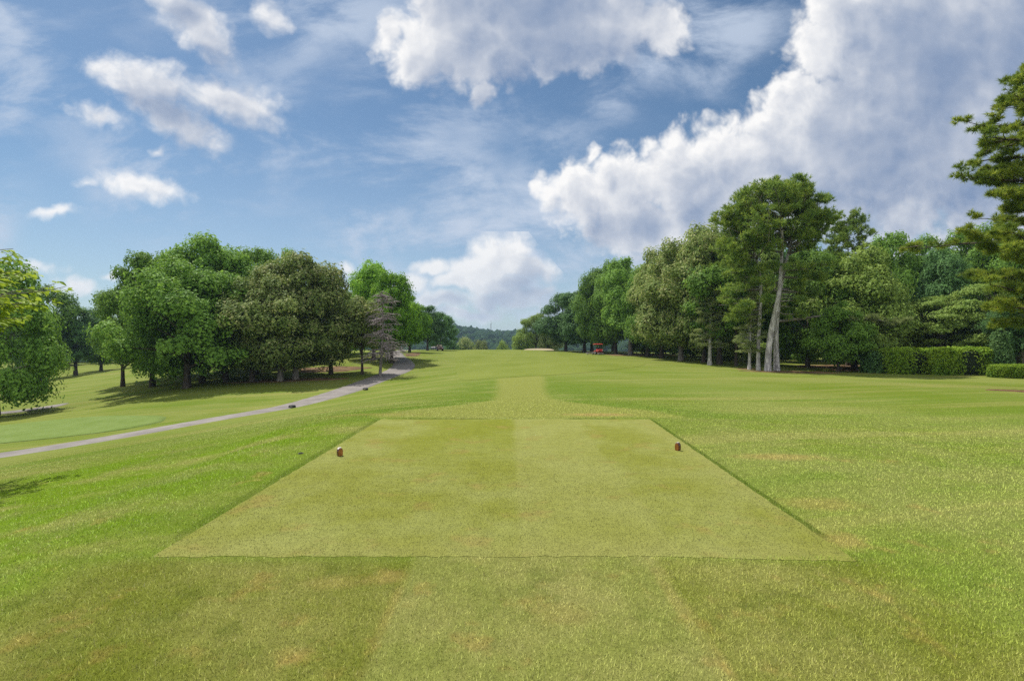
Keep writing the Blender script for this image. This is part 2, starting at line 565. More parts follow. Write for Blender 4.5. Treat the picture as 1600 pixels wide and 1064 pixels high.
def turf_sheet(name, kind):
    m_, N, out = new_mat(name)
    geo = N.node('ShaderNodeNewGeometry')
    P = geo.outputs['Position']
    c = turf_color(N, P, kind)
    h = N.add(N.noise(P, 26, 4, .7), N.mul(N.noise(P, 4, 3, .6), .8))
    principled(N, out, c, .9, .05, normal=bump(N, h, .55, .05))
    return m_


def turf_blade(name, kind, k=1.0):
    m_, N, out = new_mat(name)
    geo = N.node('ShaderNodeNewGeometry')
    c = turf_color(N, geo.outputs['Position'], kind)
    rnd = geo.outputs['Random Per Island']
    c = N.mulc(c, N.m('MULTIPLY_ADD', rnd, .44 * k, .80 * k))
    c = N.mix(N.mul(N.ss(rnd, .90, .93), .6), c, scl(lin(206, 190, 140), .6))
    nrm = N.vm('NORMALIZE', N.vm('ADD', N.vm('SCALE', geo.outputs['Normal'], scale=.55), (0, 0, .8)))
    p = N.node('ShaderNodeBsdfPrincipled')
    N.put(p.inputs['Base Color'], c)
    N.put(p.inputs['Normal'], nrm)
    p.inputs['Roughness'].default_value = .6
    p.inputs['Specular IOR Level'].default_value = .15
    tr = N.node('ShaderNodeBsdfTranslucent')
    N.put(tr.inputs[0], c)
    mx = N.node('ShaderNodeMixShader')
    mx.inputs[0].default_value = .25
    N.t.links.new(p.outputs[0], mx.inputs[1])
    N.t.links.new(tr.outputs[0], mx.inputs[2])
    N.t.links.new(mx.outputs[0], out.inputs[0])
    return m_


M = {}
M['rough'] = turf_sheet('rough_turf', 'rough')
M['tee'] = turf_sheet('tee_turf', 'tee')
M['fair'] = turf_sheet('fairway_turf', 'fair')
M['lower'] = turf_sheet('lower_turf', 'lower')
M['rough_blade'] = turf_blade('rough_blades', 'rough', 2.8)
M['tee_blade'] = turf_blade('tee_blades', 'tee', 1.10)

# ground: one sheet to the horizon
xs = axis([(-3000, -400, 400), (-400, -120, 40), (-120, -50, 4), (-50, -12, .9), (-12, 12, .4), (12, 50, .9), (50, 120, 4), (120, 400, 40), (400, 3000, 400)])
ys = axis([(-400, -40, 40), (-40, -4, 3), (-4, 14, .4), (14, 70, .8), (70, 180, 2), (180, 400, 20), (400, 3000, 200)])
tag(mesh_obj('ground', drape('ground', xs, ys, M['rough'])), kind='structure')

# tee: a closely mown rectangle
def strip(name, rows, mat, off):
    """rows: list of equally long lists of (x, y): a draped band"""
    Q = np.array(rows, float)
    nr, nc = Q.shape[:2]
    V = np.c_[Q.reshape(-1, 2), g_terrain(Q[..., 0].ravel(), Q[..., 1].ravel()) + off]
    i = np.arange(nr * nc).reshape(nr, nc)
    F = np.stack([i[:-1, :-1], i[:-1, 1:], i[1:, 1:], i[1:, :-1]], -1).reshape(-1, 4)
    return np_mesh(name, V, [F], mat, True)


rng_t = np.random.default_rng(17)
rows = []
for j, y in enumerate(np.linspace(0, 1, 90)):
    wl, wr = rng_t.normal(0, .007, 2)
    row = []
    for i, u in enumerate(np.linspace(0, 1, 70)):
        x = -2.83 + wl * (u < .01) + (5.48 + .32 * y + wr * (u > .99)) * u
        yy = 3.93 - .09 * max(0, (u - .72) / .28) + rng_t.normal(0, .008) * (j == 0)
        row.append((x, yy + (10.78 + rng_t.normal(0, .012) * (j == 89) - yy) * y))
    rows.append(row)
tag(mesh_obj('tee_box', strip('tee_box', rows, M['tee'], .003)), kind='structure')


def ipl(v, pts):
    a = np.array(pts, float)
    return np.interp(v, a[:, 0], a[:, 1])


# fairway: left and right edge as functions of distance (metres)
rows = []
for y in np.r_[np.arange(33.5, 70, .8), np.arange(70, 128, 2.0)]:
    xl = ipl(y, [(33.5, -.2), (34.2, -2.0), (36, -3.3), (40, -4.2), (50, -5.6), (70, -8.0), (100, -11.8), (130, -15.5)])
    xr = ipl(y, [(33.5, .3), (34.2, 2.2), (36, 4.4), (40, 7.6), (46, 11.5), (52, 14), (56, 14.2), (62, 12.5), (75, 11.8), (100, 12.5), (130, 12)])
    rows.append([(xl + (xr - xl) * t, y) for t in np.linspace(0, 1, 26)])
tag(mesh_obj('fairway', strip('fairway', rows, M['fair'], .012)), kind='structure')


def sample_path(pts, n):
    a = np.array(pts, float)
    s = np.r_[0, np.cumsum(np.hypot(*np.diff(a[:, :2], axis=0).T))]
    # Catmull-Rom for smoothness
    u = np.linspace(0, s[-1], n)
    out = []
    for q in u:
        k = min(max(np.searchsorted(s, q) - 1, 0), len(a) - 2)
        t = (q - s[k]) / (s[k + 1] - s[k])
        p0, p1, p2, p3 = a[max(k - 1, 0)], a[k], a[k + 1], a[min(k + 2, len(a) - 1)]
        out.append(.5 * ((2 * p1) + (p2 - p0) * t + (2 * p0 - 5 * p1 + 4 * p2 - p3) * t * t + (3 * p1 - p0 - 3 * p2 + p3) * t ** 3))
    return np.array(out)


def path_mat():
    m_, N, out = new_mat('worn_asphalt')
    geo = N.node('ShaderNodeNewGeometry')
    P = geo.outputs['Position']
    a = N.noise(P, .8, 4, .6)
    b = N.noise(P, 30, 3, .7)
    c = N.mix(N.ss(a, .3, .7), lin(122, 116, 112), lin(148, 141, 136))
    st = N.ss(N.noise(P, 2.6, 5, .7), .56, .70)
    c = N.mix(N.mul(st, .35), c, lin(96, 88, 84))
    c = N.mulc(c, N.m('MULTIPLY_ADD', b, .3, .60))
    principled(N, out, c, .85, .2, normal=bump(N, b, .4, .01))
    return m_


M['path'] = path_mat()


def build_path(name, px_pts, widths, off=.045):
    pts = []
    for (px, d), w_ in zip(px_pts, widths):
        pts.append(((px - CX) / FOC * d, d, w_))
    c = sample_path(pts, 240)
    t = np.gradient(c[:, :2], axis=0)
    t /= np.linalg.norm(t, axis=1)[:, None]
    nrm = np.c_[-t[:, 1], t[:, 0]]
    rows = []
    for k in range(len(c)):
        jl, jr = rng_t.normal(1, .022, 2)
        rows.append([tuple(c[k, :2] + nrm[k] * c[k, 2] * s * (jl if s < 0 else jr)) for s in (-.5, -.47, -.25, 0, .25, .47, .5)])
    Q = np.array(rows)
    z = g_terrain(Q[..., 0].ravel(), Q[..., 1].ravel()).reshape(Q.shape[:2])
    zz = z.mean(1, keepdims=True) * .5 + z * .5 + off
    zz[:, 0] -= .12; zz[:, -1] -= .12
    V = np.c_[Q.reshape(-1, 2), zz.ravel()]
    nr, nc = Q.shape[:2]
    i = np.arange(nr * nc).reshape(nr, nc)
    F = np.stack([i[:-1, :-1], i[:-1, 1:], i[1:, 1:], i[1:, :-1]], -1).reshape(-1, 4)
    return tag(mesh_obj(name, np_mesh(name, V, [F], M['path'], True)), kind='structure')


build_path('cart_path', [(-420, 17.2), (-150, 18.6), (0, 19.6), (150, 21.8), (300, 25), (457, 31.5), (545, 40), (605, 50), (628, 58), (630, 64), (618, 74), (616, 90), (640, 112)],
           [2.4, 2.4, 2.3, 2.3, 2.3, 2.5, 2.6, 2.7, 2.9, 2.6, 2.5, 2.4, 2.3])
build_path('side_path', [(-220, 38), (-60, 39.5), (20, 40.5), (70, 42), (104, 44)], [2.2, 2.2, 2.1, 1.8, .5])


def blob_sheet(name, px, d, rx, ry, mat, off, seed, raise_c=0.0, rot=0.0, wob=1.0):
    rng = np.random.default_rng(seed)
    x0, y0, _ = at(px, d)
    na, nr = 64, 14
    th = np.linspace(0, 2 * np.pi, na, endpoint=False)
    ph = rng.uniform(0, 6.28, 5)
    rad = 1 + wob * (.12 * np.sin(2 * th + ph[0]) + .10 * np.sin(3 * th + ph[1]) + .07 * np.sin(5 * th + ph[2]) + .05 * np.sin(9 * th + ph[3]))
    V = []
    for k in range(nr + 1):
        f = min(k / (nr - 1), 1) * (1.0 if k < nr else 1.006)
        X = np.cos(th) * rad * rx * f; Y = np.sin(th) * rad * ry * f
        Xr = X * math.cos(rot) - Y * math.sin(rot) + x0; Yr = X * math.sin(rot) + Y * math.cos(rot) + y0
        V.append(np.c_[Xr, Yr, g_terrain(Xr, Yr) + (off if k < nr else -.06) + raise_c * (1 - f * f)])
    V = np.concatenate(V)
    i = np.arange((nr + 1) * na).reshape(nr + 1, na)
    j = np.roll(i, -1, 1)
    F = np.stack([i[:-1], i[1:], j[1:], j[:-1]], -1).reshape(-1, 4)
    return mesh_obj(name, np_mesh(name, V, [F], mat, True))


def speckle_mat(name, a, b, s1, s2, rough=.95, bd=.03):
    m_, N, out = new_mat(name)
    geo = N.node('ShaderNodeNewGeometry')
    P = geo.outputs['Position']
    n1 = N.noise(P, s1, 4, .65)
    n2 = N.noise(P, s2, 3, .7)
    c = N.mix(N.ss(n1, .3, .7), a, b)
    c = N.mulc(c, N.m('MULTIPLY_ADD', n2, .9, .55))
    principled(N, out, c, rough, .1, normal=bump(N, n2, .7, bd))
    return m_


M['straw'] = speckle_mat('pine_straw', lin(78, 62, 46), lin(124, 100, 72), .8, 14)
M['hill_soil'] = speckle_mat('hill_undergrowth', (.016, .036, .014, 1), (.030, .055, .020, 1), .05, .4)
M['sand'] = speckle_mat('bunker_sand', scl(lin(216, 198, 160), .44), scl(lin(226, 210, 174), .44), .5, 8)
M['dirt'] = speckle_mat('bare_dirt', lin(86, 58, 46), lin(116, 84, 66), 2, 18)

for i, (px, d, rx, ry) in enumerate([(1235, 43.5, 4.2, 1.5), (1172, 47, 1.2, .9), (1365, 47, 4.5, 1.6), (515, 58, 4.5, 3.0), (445, 48, 5.0, 1.4), (646, 76, 1.1, 3.6), (1000, 84, 6, 4.5), (1330, 52, 6, 3), (1400, 45, 3, 1.2)]):
    tag(blob_sheet('pine_straw_bed', px, d, rx, ry, M['straw'], .03, 40 + i), kind='structure')
tag(blob_sheet('dirt_patch', 1602, 22.3, 1.35, .8, M['dirt'], .02, 61, .03), kind='structure')
tag(blob_sheet('lower_tee', 20, 27.5, 8.2, 3.4, M['lower'], .035, 62, rot=.08, wob=.25), kind='structure')


def bunker():
    x0, y0, _ = at(842, 121)
    rng = np.random.default_rng(5)
    na = 40
    th = np.linspace(0, 2 * np.pi, na, endpoint=False)
    rad = 1 + .1 * np.sin(2 * th + 1) + .07 * np.sin(3 * th)
    V = []
    for f, dz in ((1.0, -.06), (.93, .04), (.6, .0), (.0, -.05)):
        X = x0 + np.cos(th) * rad * 3.4 * f; Y = y0 + np.sin(th) * rad * 6.0 * f
        base = gz(x0, y0) + (Y - y0) * .055
        V.append(np.c_[X, Y, base + dz + .05])
    V = np.concatenate(V)
    i = np.arange(4 * na).reshape(4, na); j = np.roll(i, -1, 1)
    F = np.stack([i[:-1], i[1:], j[1:], j[:-1]], -1).reshape(-1, 4)
    tag(mesh_obj('sand_bunker', np_mesh('sand_bunker', V, [F], M['sand'], True)), kind='structure')


bunker()


# ------------------------------------------------------------------ grass blades near the tee
def blades(name, n, accept, h0, h1, wid, mat, seed, rmax, lean=.9):
    rng = np.random.default_rng(seed)
    rc = 3.5
    a0, a1 = R(-78), R(78)
    # radial density: constant to rc, then falling as r^-2.1
    rr = np.linspace(1.6, rmax, 4000)
    pdf = rr * np.minimum(1, (rc / rr) ** 2.05)
    cdf = np.cumsum(pdf); cdf /= cdf[-1]
    r = np.interp(rng.random(n), cdf, rr)
    th = rng.uniform(a0, a1, n)
    x, y = r * np.sin(th), r * np.cos(th)
    ok = accept(x, y, rng)
    x, y, r = x[ok], y[ok], r[ok]
    n = len(x)
    z = g_terrain(x, y)
    az = rng.uniform(0, 2 * np.pi, n)
    h = rng.uniform(h0, h1, n) * (0.75 + .5 * rng.random(n)) * np.clip((rmax - r) / (rmax * .55), .06, 1)
    w_ = wid * np.maximum(1, r / 3.6) * rng.uniform(.7, 1.3, n)
    tl = rng.uniform(0, lean, n)
    ta = rng.uniform(0, 2 * np.pi, n)
    ex, ey = np.cos(az) * w_ * .5, np.sin(az) * w_ * .5
    tip = np.c_[x + np.cos(ta) * np.sin(tl) * h * 1.2, y + np.sin(ta) * np.sin(tl) * h * 1.2, z + np.cos(tl) * h]
    V = np.empty((n, 3, 3), np.float32)
    V[:, 0] = np.c_[x - ex, y - ey, z - .004]
    V[:, 1] = np.c_[x + ex, y + ey, z - .004]
    V[:, 2] = tip
    F = np.arange(n * 3).reshape(n, 3)
    return mesh_obj(name, np_mesh(name, V.reshape(-1, 3), [F], mat))


def in_tee(x, y, e=0.0):
    return (x > -2.83 + e) & (x < 2.65 + .0467 * (y - 3.93) - e) & (y > 3.93 + e) & (y < 10.78 - e)


def rough_ok(x, y, rng):
    # the strip in front of the tee is mown too: keep every third blade there
    keep = ~in_tee(x, y, rng.normal(0, .012, len(x)))
    walk = (x > -.76) & (x < 1.12) & (y < 4.0)
    return keep & (~walk | (rng.random(len(x)) < .8))


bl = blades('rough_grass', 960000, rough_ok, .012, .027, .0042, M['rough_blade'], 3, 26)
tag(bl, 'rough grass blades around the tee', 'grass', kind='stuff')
bl = blades('tee_grass', 880000, lambda x, y, rng: in_tee(x, y, rng.normal(0, .012, len(x))), .008, .016, .0044, M['tee_blade'], 4, 13, 1.1)
tag(bl, 'closely mown grass blades on the tee', 'grass', kind='stuff')


# ------------------------------------------------------------------ vegetation materials
LK = 1.30


def leaf_mat(name, a, b, tip=None, trans=.38, rough=.6, spec=.18):
    m_, N, out = new_mat(name)
    geo = N.node('ShaderNodeNewGeometry')
    oi = N.node('ShaderNodeObjectInfo')
    rnd = geo.outputs['Random Per Island']
    big = N.noise(geo.outputs['Position'], .8, 3, .55)
    a, b = scl(a, LK), scl(b, LK)
    tip = scl(tip, min(LK, 1.15)) if tip else None
    f = N.m('ADD', N.mul(rnd, .55), N.mul(N.sub(big, .34), 1.5), clamp=True)
    c = N.mix(f, a, b)
    if tip is not None:
        c = N.mix(N.mul(N.ss(rnd, .62, .80), N.ss(big, .40, .56)), c, tip)  # scattered leaves brightened: sunlit highlights put into the colour
    c = N.mulc(c, N.m('MULTIPLY_ADD', oi.outputs['Random'], .35, .82))
    p = N.node('ShaderNodeBsdfPrincipled')
    N.put(p.inputs['Base Color'], c)
    p.inputs['Roughness'].default_value = rough
    p.inputs['Specular IOR Level'].default_value = spec
    tr = N.node('ShaderNodeBsdfTranslucent')
    hs = N.node('ShaderNodeHueSaturation')
    hs.inputs['Hue'].default_value = .485
    hs.inputs['Value'].default_value = 1.15
    N.put(hs.inputs['Color'], c)
    N.put(tr.inputs[0], hs.outputs[0])
    mx = N.node('ShaderNodeMixShader')
    mx.inputs[0].default_value = trans * .8
    N.t.links.new(p.outputs[0], mx.inputs[1])
    N.t.links.new(tr.outputs[0], mx.inputs[2])
    N.t.links.new(mx.outputs[0], out.inputs[0])
    return m_


def bark_mat(name, a, b, sc=9):
    m_, N, out = new_mat(name)
    tc = N.node('ShaderNodeTexCoord')
    P = N.vm('MULTIPLY', tc.outputs['Object'], (1, 1, .22))
    n1 = N.noise(P, sc, 5, .65)
    n2 = N.noise(tc.outputs['Object'], .9, 3, .6)
    c = N.mix(N.ss(n1, .36, .62), a, b)
    c = N.mulc(c, N.m('MULTIPLY_ADD', n2, .8, .6))
    principled(N, out, c, .9, .15, normal=bump(N, n1, .8, .05))
    return m_


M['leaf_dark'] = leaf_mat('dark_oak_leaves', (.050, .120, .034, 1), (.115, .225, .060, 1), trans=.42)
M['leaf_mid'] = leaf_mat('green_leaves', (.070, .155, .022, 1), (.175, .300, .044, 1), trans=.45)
M['leaf_bright'] = leaf_mat('bright_leaves', (.075, .190, .014, 1), (.190, .350, .026, 1), trans=.48)
M['leaf_olive'] = leaf_mat('olive_leaves', (.090, .145, .030, 1), (.215, .270, .070, 1), (.36, .37, .16, 1), trans=.45)
M['leaf_light'] = leaf_mat('light_green_leaves', (.110, .190, .030, 1), (.245, .325, .070, 1), trans=.45)
M['leaf_blue'] = leaf_mat('blue_green_leaves', (.052, .122, .036, 1), (.115, .220, .064, 1), trans=.42)
M['leaf_yellow'] = leaf_mat('yellow_green_leaves', (.110, .185, .016, 1), (.235, .310, .030, 1), trans=.50)
M['pine'] = leaf_mat('pine_needles', (.075, .140, .030, 1), (.170, .255, .036, 1), (.33, .40, .06, 1), trans=.40)
M['pine_soft'] = leaf_mat('soft_pine_needles', (.150, .210, .065, 1), (.280, .320, .125, 1), trans=.40)
M['pine_gold'] = leaf_mat('sunlit_pine_needles', (.075, .125, .018, 1), (.185, .255, .030, 1), (.36, .40, .05, 1), trans=.45)
M['hedge'] = leaf_mat('hedge_leaves', (.090, .185, .016, 1), (.230, .320, .024, 1), trans=.42)
M['hedge_mid'] = leaf_mat('shaded_hedge_leaves', (.085, .180, .016, 1), (.220, .320, .028, 1), trans=.40)
M['hedge_dark'] = leaf_mat('shrub_leaves', (.050, .115, .032, 1), (.120, .200, .060, 1), trans=.40)
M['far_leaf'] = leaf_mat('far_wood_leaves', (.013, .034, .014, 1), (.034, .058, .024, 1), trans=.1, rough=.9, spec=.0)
M['bark'] = bark_mat('dark_bark', (.035, .028, .022, 1), (.10, .082, .066, 1))
M['bark_pale'] = bark_mat('pale_pine_bark', (.24, .222, .215, 1), (.56, .53, .515, 1), 7)
M['bark_grey'] = bark_mat('grey_bark', (.10, .09, .08, 1), (.24, .215, .19, 1))
M['dead'] = bark_mat('dead_grey_twigs', (.17, .14, .145, 1), (.34, .285, .29, 1), 4)
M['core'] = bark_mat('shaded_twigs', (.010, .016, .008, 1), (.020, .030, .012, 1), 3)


# ------------------------------------------------------------------ vegetation geometry
class Tubes:
    def __init__(self): self.V, self.F, self.n = [], [], 0

    def tube(self, pts, rad, sides=7):
        pts = np.asarray(pts, float); rad = np.asarray(rad, float)
        t = np.gradient(pts, axis=0)
        t /= np.linalg.norm(t, axis=1)[:, None] + 1e-9
        ref = np.array([0, 0, 1.0]) if abs(t[0, 2]) < .8 else np.array([1.0, 0, 0])
        u = np.cross(t, ref); u /= np.linalg.norm(u, axis=1)[:, None] + 1e-9
        v = np.cross(t, u)
        th = np.linspace(0, 2 * np.pi, sides, endpoint=False)
        ring = u[:, None, :] * np.cos(th)[None, :, None] + v[:, None, :] * np.sin(th)[None, :, None]
        V = pts[:, None, :] + ring * rad[:, None, None]
        n = len(pts)
        i = np.arange(n * sides).reshape(n, sides) + self.n
        j = np.roll(i, -1, 1)
        self.F.append(np.stack([i[:-1], j[:-1], j[1:], i[1:]], -1).reshape(-1, 4))
        self.V.append(V.reshape(-1, 3)); self.n += n * sides

    def mesh(self, name, mat):
        return np_mesh(name, np.concatenate(self.V), [np.concatenate(self.F)], mat, True)


def unit(v):
    return v / (np.linalg.norm(v, axis=-1, keepdims=True) + 1e-9)


def leaf_quads(C, Nn, size, rng, aspect=.62):
    n = len(C)
    a = unit(np.cross(Nn, rng.normal(size=(n, 3))))
    b = np.cross(Nn, a)
    s = (size * rng.uniform(.65, 1.35, n))[:, None] * .5
    fold = Nn * s * .25
    V = np.stack([C - a * s, C + b * s * aspect + fold, C + a * s, C - b * s * aspect + fold], 1)
    return V.reshape(-1, 3), np.arange(n * 4).reshape(n, 4)


def ball(n, rng, e=.45):
    d = unit(rng.normal(size=(n, 3)))
    return d * (rng.random(n) ** e)[:, None], d


def broadleaf(name, rng, H=14., W=10., bf=.18, nc=130, cr=1.15, leaf=.30, per=300, p=.8, droop=0.0, open_=0.0, flat=.7, trunk_r=.30, lobes=.2):
    flat = flat + .12 if flat > .5 else flat
    """returns (trunk mesh maker, crown mesh maker) at real size"""
    ph = rng.uniform(0, 6.28, 6)
    t = rng.beta(1.15, 1.15, nc * 3)
    th = rng.uniform(0, 2 * np.pi, nc * 3)
    rt = np.sqrt(np.maximum(0, 1 - np.abs(2 * t ** p - 1) ** 2.3))
    rt *= 1 + lobes * np.sin(2 * th + ph[0] + 3 * t) + lobes * .8 * np.sin(3 * th + ph[1] - 5 * t) + lobes * .5 * np.sin(5 * th + ph[2] + 9 * t)
    rho = np.sqrt(rng.uniform(.30, 1, nc * 3))
    keep = rng.random(nc * 3) < np.clip(rt * rho + .15, 0, 1)
    t, th, rt, rho = [q[keep][:nc] for q in (t, th, rt, rho)]
    zb = H * bf
    C = np.c_[np.cos(th) * rt * rho * (W * .5 - cr * .6), np.sin(th) * rt * rho * (W * .5 - cr * .6), zb + (H - zb - cr * .3) * t]
    C[:, 2] -= droop * (rho * rt) ** 2 * H * .2
    C[:, 2] = np.maximum(C[:, 2], max(.5, zb * .6))
    nc = len(C)
    ctr = np.array([0, 0, zb + (H - zb) * .42])
    VV, FF, off = [], [], 0
    cs = cr * rng.uniform(.45, 1.4, nc)
    C[:, 2] = np.maximum(C[:, 2], zb + cs * flat * .1)
    for k in range(nc):
        m_ = int(per * (cs[k] / cr) ** 2)
        b, _ = ball(m_, rng, .30)
        b[:, 2] = np.where((b[:, 2] < -.35) & (rng.random(m_) < .75), -b[:, 2] * rng.uniform(.2, 1, m_), b[:, 2])
        sc = np.array([1, 1, flat]) * cs[k]
        lump = 1 + .35 * np.sin(b[:, 0] * 5 + k) * np.sin(b[:, 1] * 5 + 2 * k)
        pos = C[k] + b * sc * lump[:, None]
        out = unit(pos - ctr)
        nn = unit(.25 * out + 1.0 * unit(b) + np.array([0, 0, .40]) + .42 * rng.normal(size=(m_, 3)))
        V, F = leaf_quads(pos, nn, leaf, rng)
        VV.append(V); FF.append(F + off); off += len(V)
    crown = np_mesh(name + '_crown', np.concatenate(VV), [np.concatenate(FF)], M['leaf_mid'])
    T = Tubes()
    hs = np.linspace(0, 1, 9)
    bend = rng.normal(0, .02 * H, 2)
    top = .86 * H
    tp = np.c_[bend[0] * hs ** 2, bend[1] * hs ** 2, -.4 + (top + .4) * hs]
    tr = trunk_r * (1 - hs) ** .8 * .9 + .03
    tr[0] *= 1.45; tr[1] *= 1.05
    T.tube(tp, tr, 9)
    order = rng.permutation(nc)[:int(min(nc, 26 + open_ * 40))]
    for k in order:
        c = C[k]
        z0 = np.clip(c[2] * rng.uniform(.5, .8), zb * .6, top * .95)
        f = (z0 + .4) / (top + .4)
        p0 = np.array([bend[0] * f * f, bend[1] * f * f, z0])
        r0 = max(.03, trunk_r * (1 - f) ** .8 * .5)
        s = np.linspace(0, 1, 6)[:, None]
        mid = (c - p0) * s
        mid[:, 2] += np.sin(s[:, 0] * np.pi) * .06 * np.linalg.norm(c - p0)
        pts = p0 + mid + rng.normal(0, .05, (6, 3)) * (s > .1) * (s < .99)
        T.tube(pts, np.linspace(r0, .025, 6), 5)
    return T.mesh(name + '_trunk', M['bark']), crown


def tufts(C, D, rng, n, L, w):
    """needle bundles: C tuft centres, D shoot directions"""
    m_ = len(C)
    Cn = np.repeat(C, n, 0)
    Dn = np.repeat(D, n, 0)
    d = unit(Dn * .75 + rng.normal(size=(m_ * n, 3)) * .62)
    l = (L * rng.uniform(.7, 1.15, m_ * n))[:, None]
    s = unit(np.cross(d, rng.normal(size=(m_ * n, 3)))) * w * .5
    base = Cn - Dn * L * .25 * rng.random((m_ * n, 1))
    V = np.stack([base - s, base + s, base + d * l], 1)
    return V.reshape(-1, 3), np.arange(m_ * n * 3).reshape(-1, 3)


def pine_crown(name, rng, branches, per_pad, L, w, needles, flat=.45, mat='pine'):
    """branches: list of (polyline end region) -> pads along the outer part of each branch"""
    Cs, Ds = [], []
    for (pts, pad_r, n_pads) in branches:
        pts = np.asarray(pts)
        for q in range(n_pads):
            s = rng.uniform(.45, 1.0)
            k = s * (len(pts) - 1)
            i = min(int(k), len(pts) - 2)
            c = pts[i] + (pts[i + 1] - pts[i]) * (k - i)
            dirn = unit(pts[-1] - pts[0])
            r_ = pad_r * rng.uniform(.6, 1.15) * (.6 + .4 * s)
            b, _ = ball(per_pad, rng)
            off = rng.normal(0, pad_r * .45, 3) * (1, 1, .5)
            Cs.append(c + off + b * r_ * np.array([1, 1, flat]) + np.array([0, 0, r_ * .15]))
            Ds.append(unit(unit(b) * .7 + np.array([0, 0, .55]) + dirn * .35 + rng.normal(0, .25, (per_pad, 3))))
    V, F = tufts(np.concatenate(Cs), np.concatenate(Ds), rng, needles, L, w)
    return np_mesh(name + '_crown', V, [F], M[mat])


def branch_line(p0, az, length, rise, rng, n=6, wob=.05):
    s = np.linspace(0, 1, n)
    d = np.array([math.cos(az), math.sin(az), 0])
    pts = p0 + d * (length * s)[:, None]
    pts[:, 2] += rise * length * s ** 1.3
    pts[1:] += rng.normal(0, wob * length, (n - 1, 3)) * (.5, .5, .4)
    return pts


def pine(name, rng, H=17., W=7., bf=.35, nb=60, L=.32, w=.05, needles=13, per_pad=16, trunk_r=.26, mat='pine', top_round=.6, pad=.62):
    T = Tubes()
    hs = np.linspace(0, 1, 10)
    bend = rng.normal(0, .02 * H, 2)
    tp = np.c_[bend[0] * hs ** 2, bend[1] * hs ** 2, -.4 + (H * .95 + .4) * hs]
    tr = trunk_r * (1 - hs * .93); tr[0] *= 1.35
    T.tube(tp, tr, 9)
    br = []
    for k in range(nb):
        t = (k + rng.random()) / nb
        z = H * (bf + (.97 - bf) * t)
        prof = (1 - t) ** top_round * min(1, .55 + 1.6 * t)
        length = max(.7, W * .5 * prof * rng.uniform(.65, 1.12))
        f = (z + .4) / (H * .95 + .4)
        p0 = np.array([bend[0] * f * f, bend[1] * f * f, z - .1 * length])
        az = k * 2.4 + rng.normal(0, .4)
        pts = branch_line(p0, az, length, rng.uniform(-.02, .30) + .25 * t, rng)
        T.tube(pts, np.linspace(max(.025, trunk_r * .22 * (1 - .7 * t)), .015, len(pts)), 5)
        br.append((pts, pad * rng.uniform(.7, 1.2), 3 if length > 1.4 else 2))
    crown = pine_crown(name, rng, br, per_pad, L, w, needles, mat=mat)
    return T.mesh(name + '_trunk', M['bark_pale']), crown


RNG = np.random.default_rng(11)
PROTO = {
    'oak_round': broadleaf('oak_round', RNG, 14, 12, .13, 75, 1.55, .33, 560, .80, .10),
    'oak_tall': broadleaf('oak_tall', RNG, 16, 9, .22, 80, 1.35, .31, 500, .85, .05),
    'oak_low': broadleaf('oak_low', RNG, 13, 12, .12, 85, 1.5, .32, 540, .72, .35),
    'oak_dense': broadleaf('oak_dense', RNG, 14, 10, .15, 82, 1.35, .30, 500, .82, .05, lobes=.26),
    'oak_open': broadleaf('oak_open', RNG, 14, 10, .24, 50, 1.25, .30, 400, .85, .1, open_=1, lobes=.3),
    'maple': broadleaf('maple', RNG, 13, 9, .18, 70, 1.4, .34, 480, .72, .1, lobes=.15),
    'slim': broadleaf('slim', RNG, 15, 6, .33, 70, .95, .30, 270, .9, .05, trunk_r=.22),
    'layered': broadleaf('layered', RNG, 8, 9, .20, 95, .95, .22, 280, .9, .1, open_=1, flat=.32, trunk_r=.14, lobes=.3),
    'bush': broadleaf('bush', RNG, 5, 6, .08, 60, .85, .24, 260, .7, .1, trunk_r=.10),
    'pine_a': pine('pine_a', RNG, 17, 7.5, .30, 66),
    'pine_round': pine('pine_round', RNG, 16, 9, .52, 80, top_round=.34, pad=.75, per_pad=18),
    'pine_b': pine('pine_b', RNG, 16, 6.0, .22, 70, mat='pine_soft'),
}
PROTO_SIZE = {'oak_round': (14, 12), 'oak_tall': (16, 9), 'oak_low': (13, 12), 'oak_dense': (14, 10), 'oak_open': (14, 10), 'maple': (13, 9),
              'slim': (15, 6), 'layered': (8, 9), 'bush': (5, 6), 'pine_a': (17, 7.5), 'pine_round': (16, 9), 'pine_b': (16, 6.0)}
for k in PROTO:                              # give the shared meshes plain names
    PROTO[k][0].name, PROTO[k][1].name = 'trunk', 'crown'


def plant(name, proto, px, d, top, wpx, leaf, bark, label, cat='tree', group=None, rz=None, sink=0.0):
    x, y, z = at(px, d)
    H = EYE + (HY - top) / FOC * d - z
    W = wpx / FOC * d
    h0, w0 = PROTO_SIZE[proto]
    o = empty(name, (x, y, z - sink), rz if rz is not None else (px * 12.9898 % 6.28))
    o.scale = (W / w0, W / w0, H / h0)
    for me, nm, mt in ((PROTO[proto][0], 'trunk', bark), (PROTO[proto][1], 'crown', leaf)):
        c = mesh_obj(nm, me, o)
        c.material_slots[0].link = 'OBJECT'
        c.material_slots[0].material = M[mt]
    tag(o, label, cat, group)
    return o


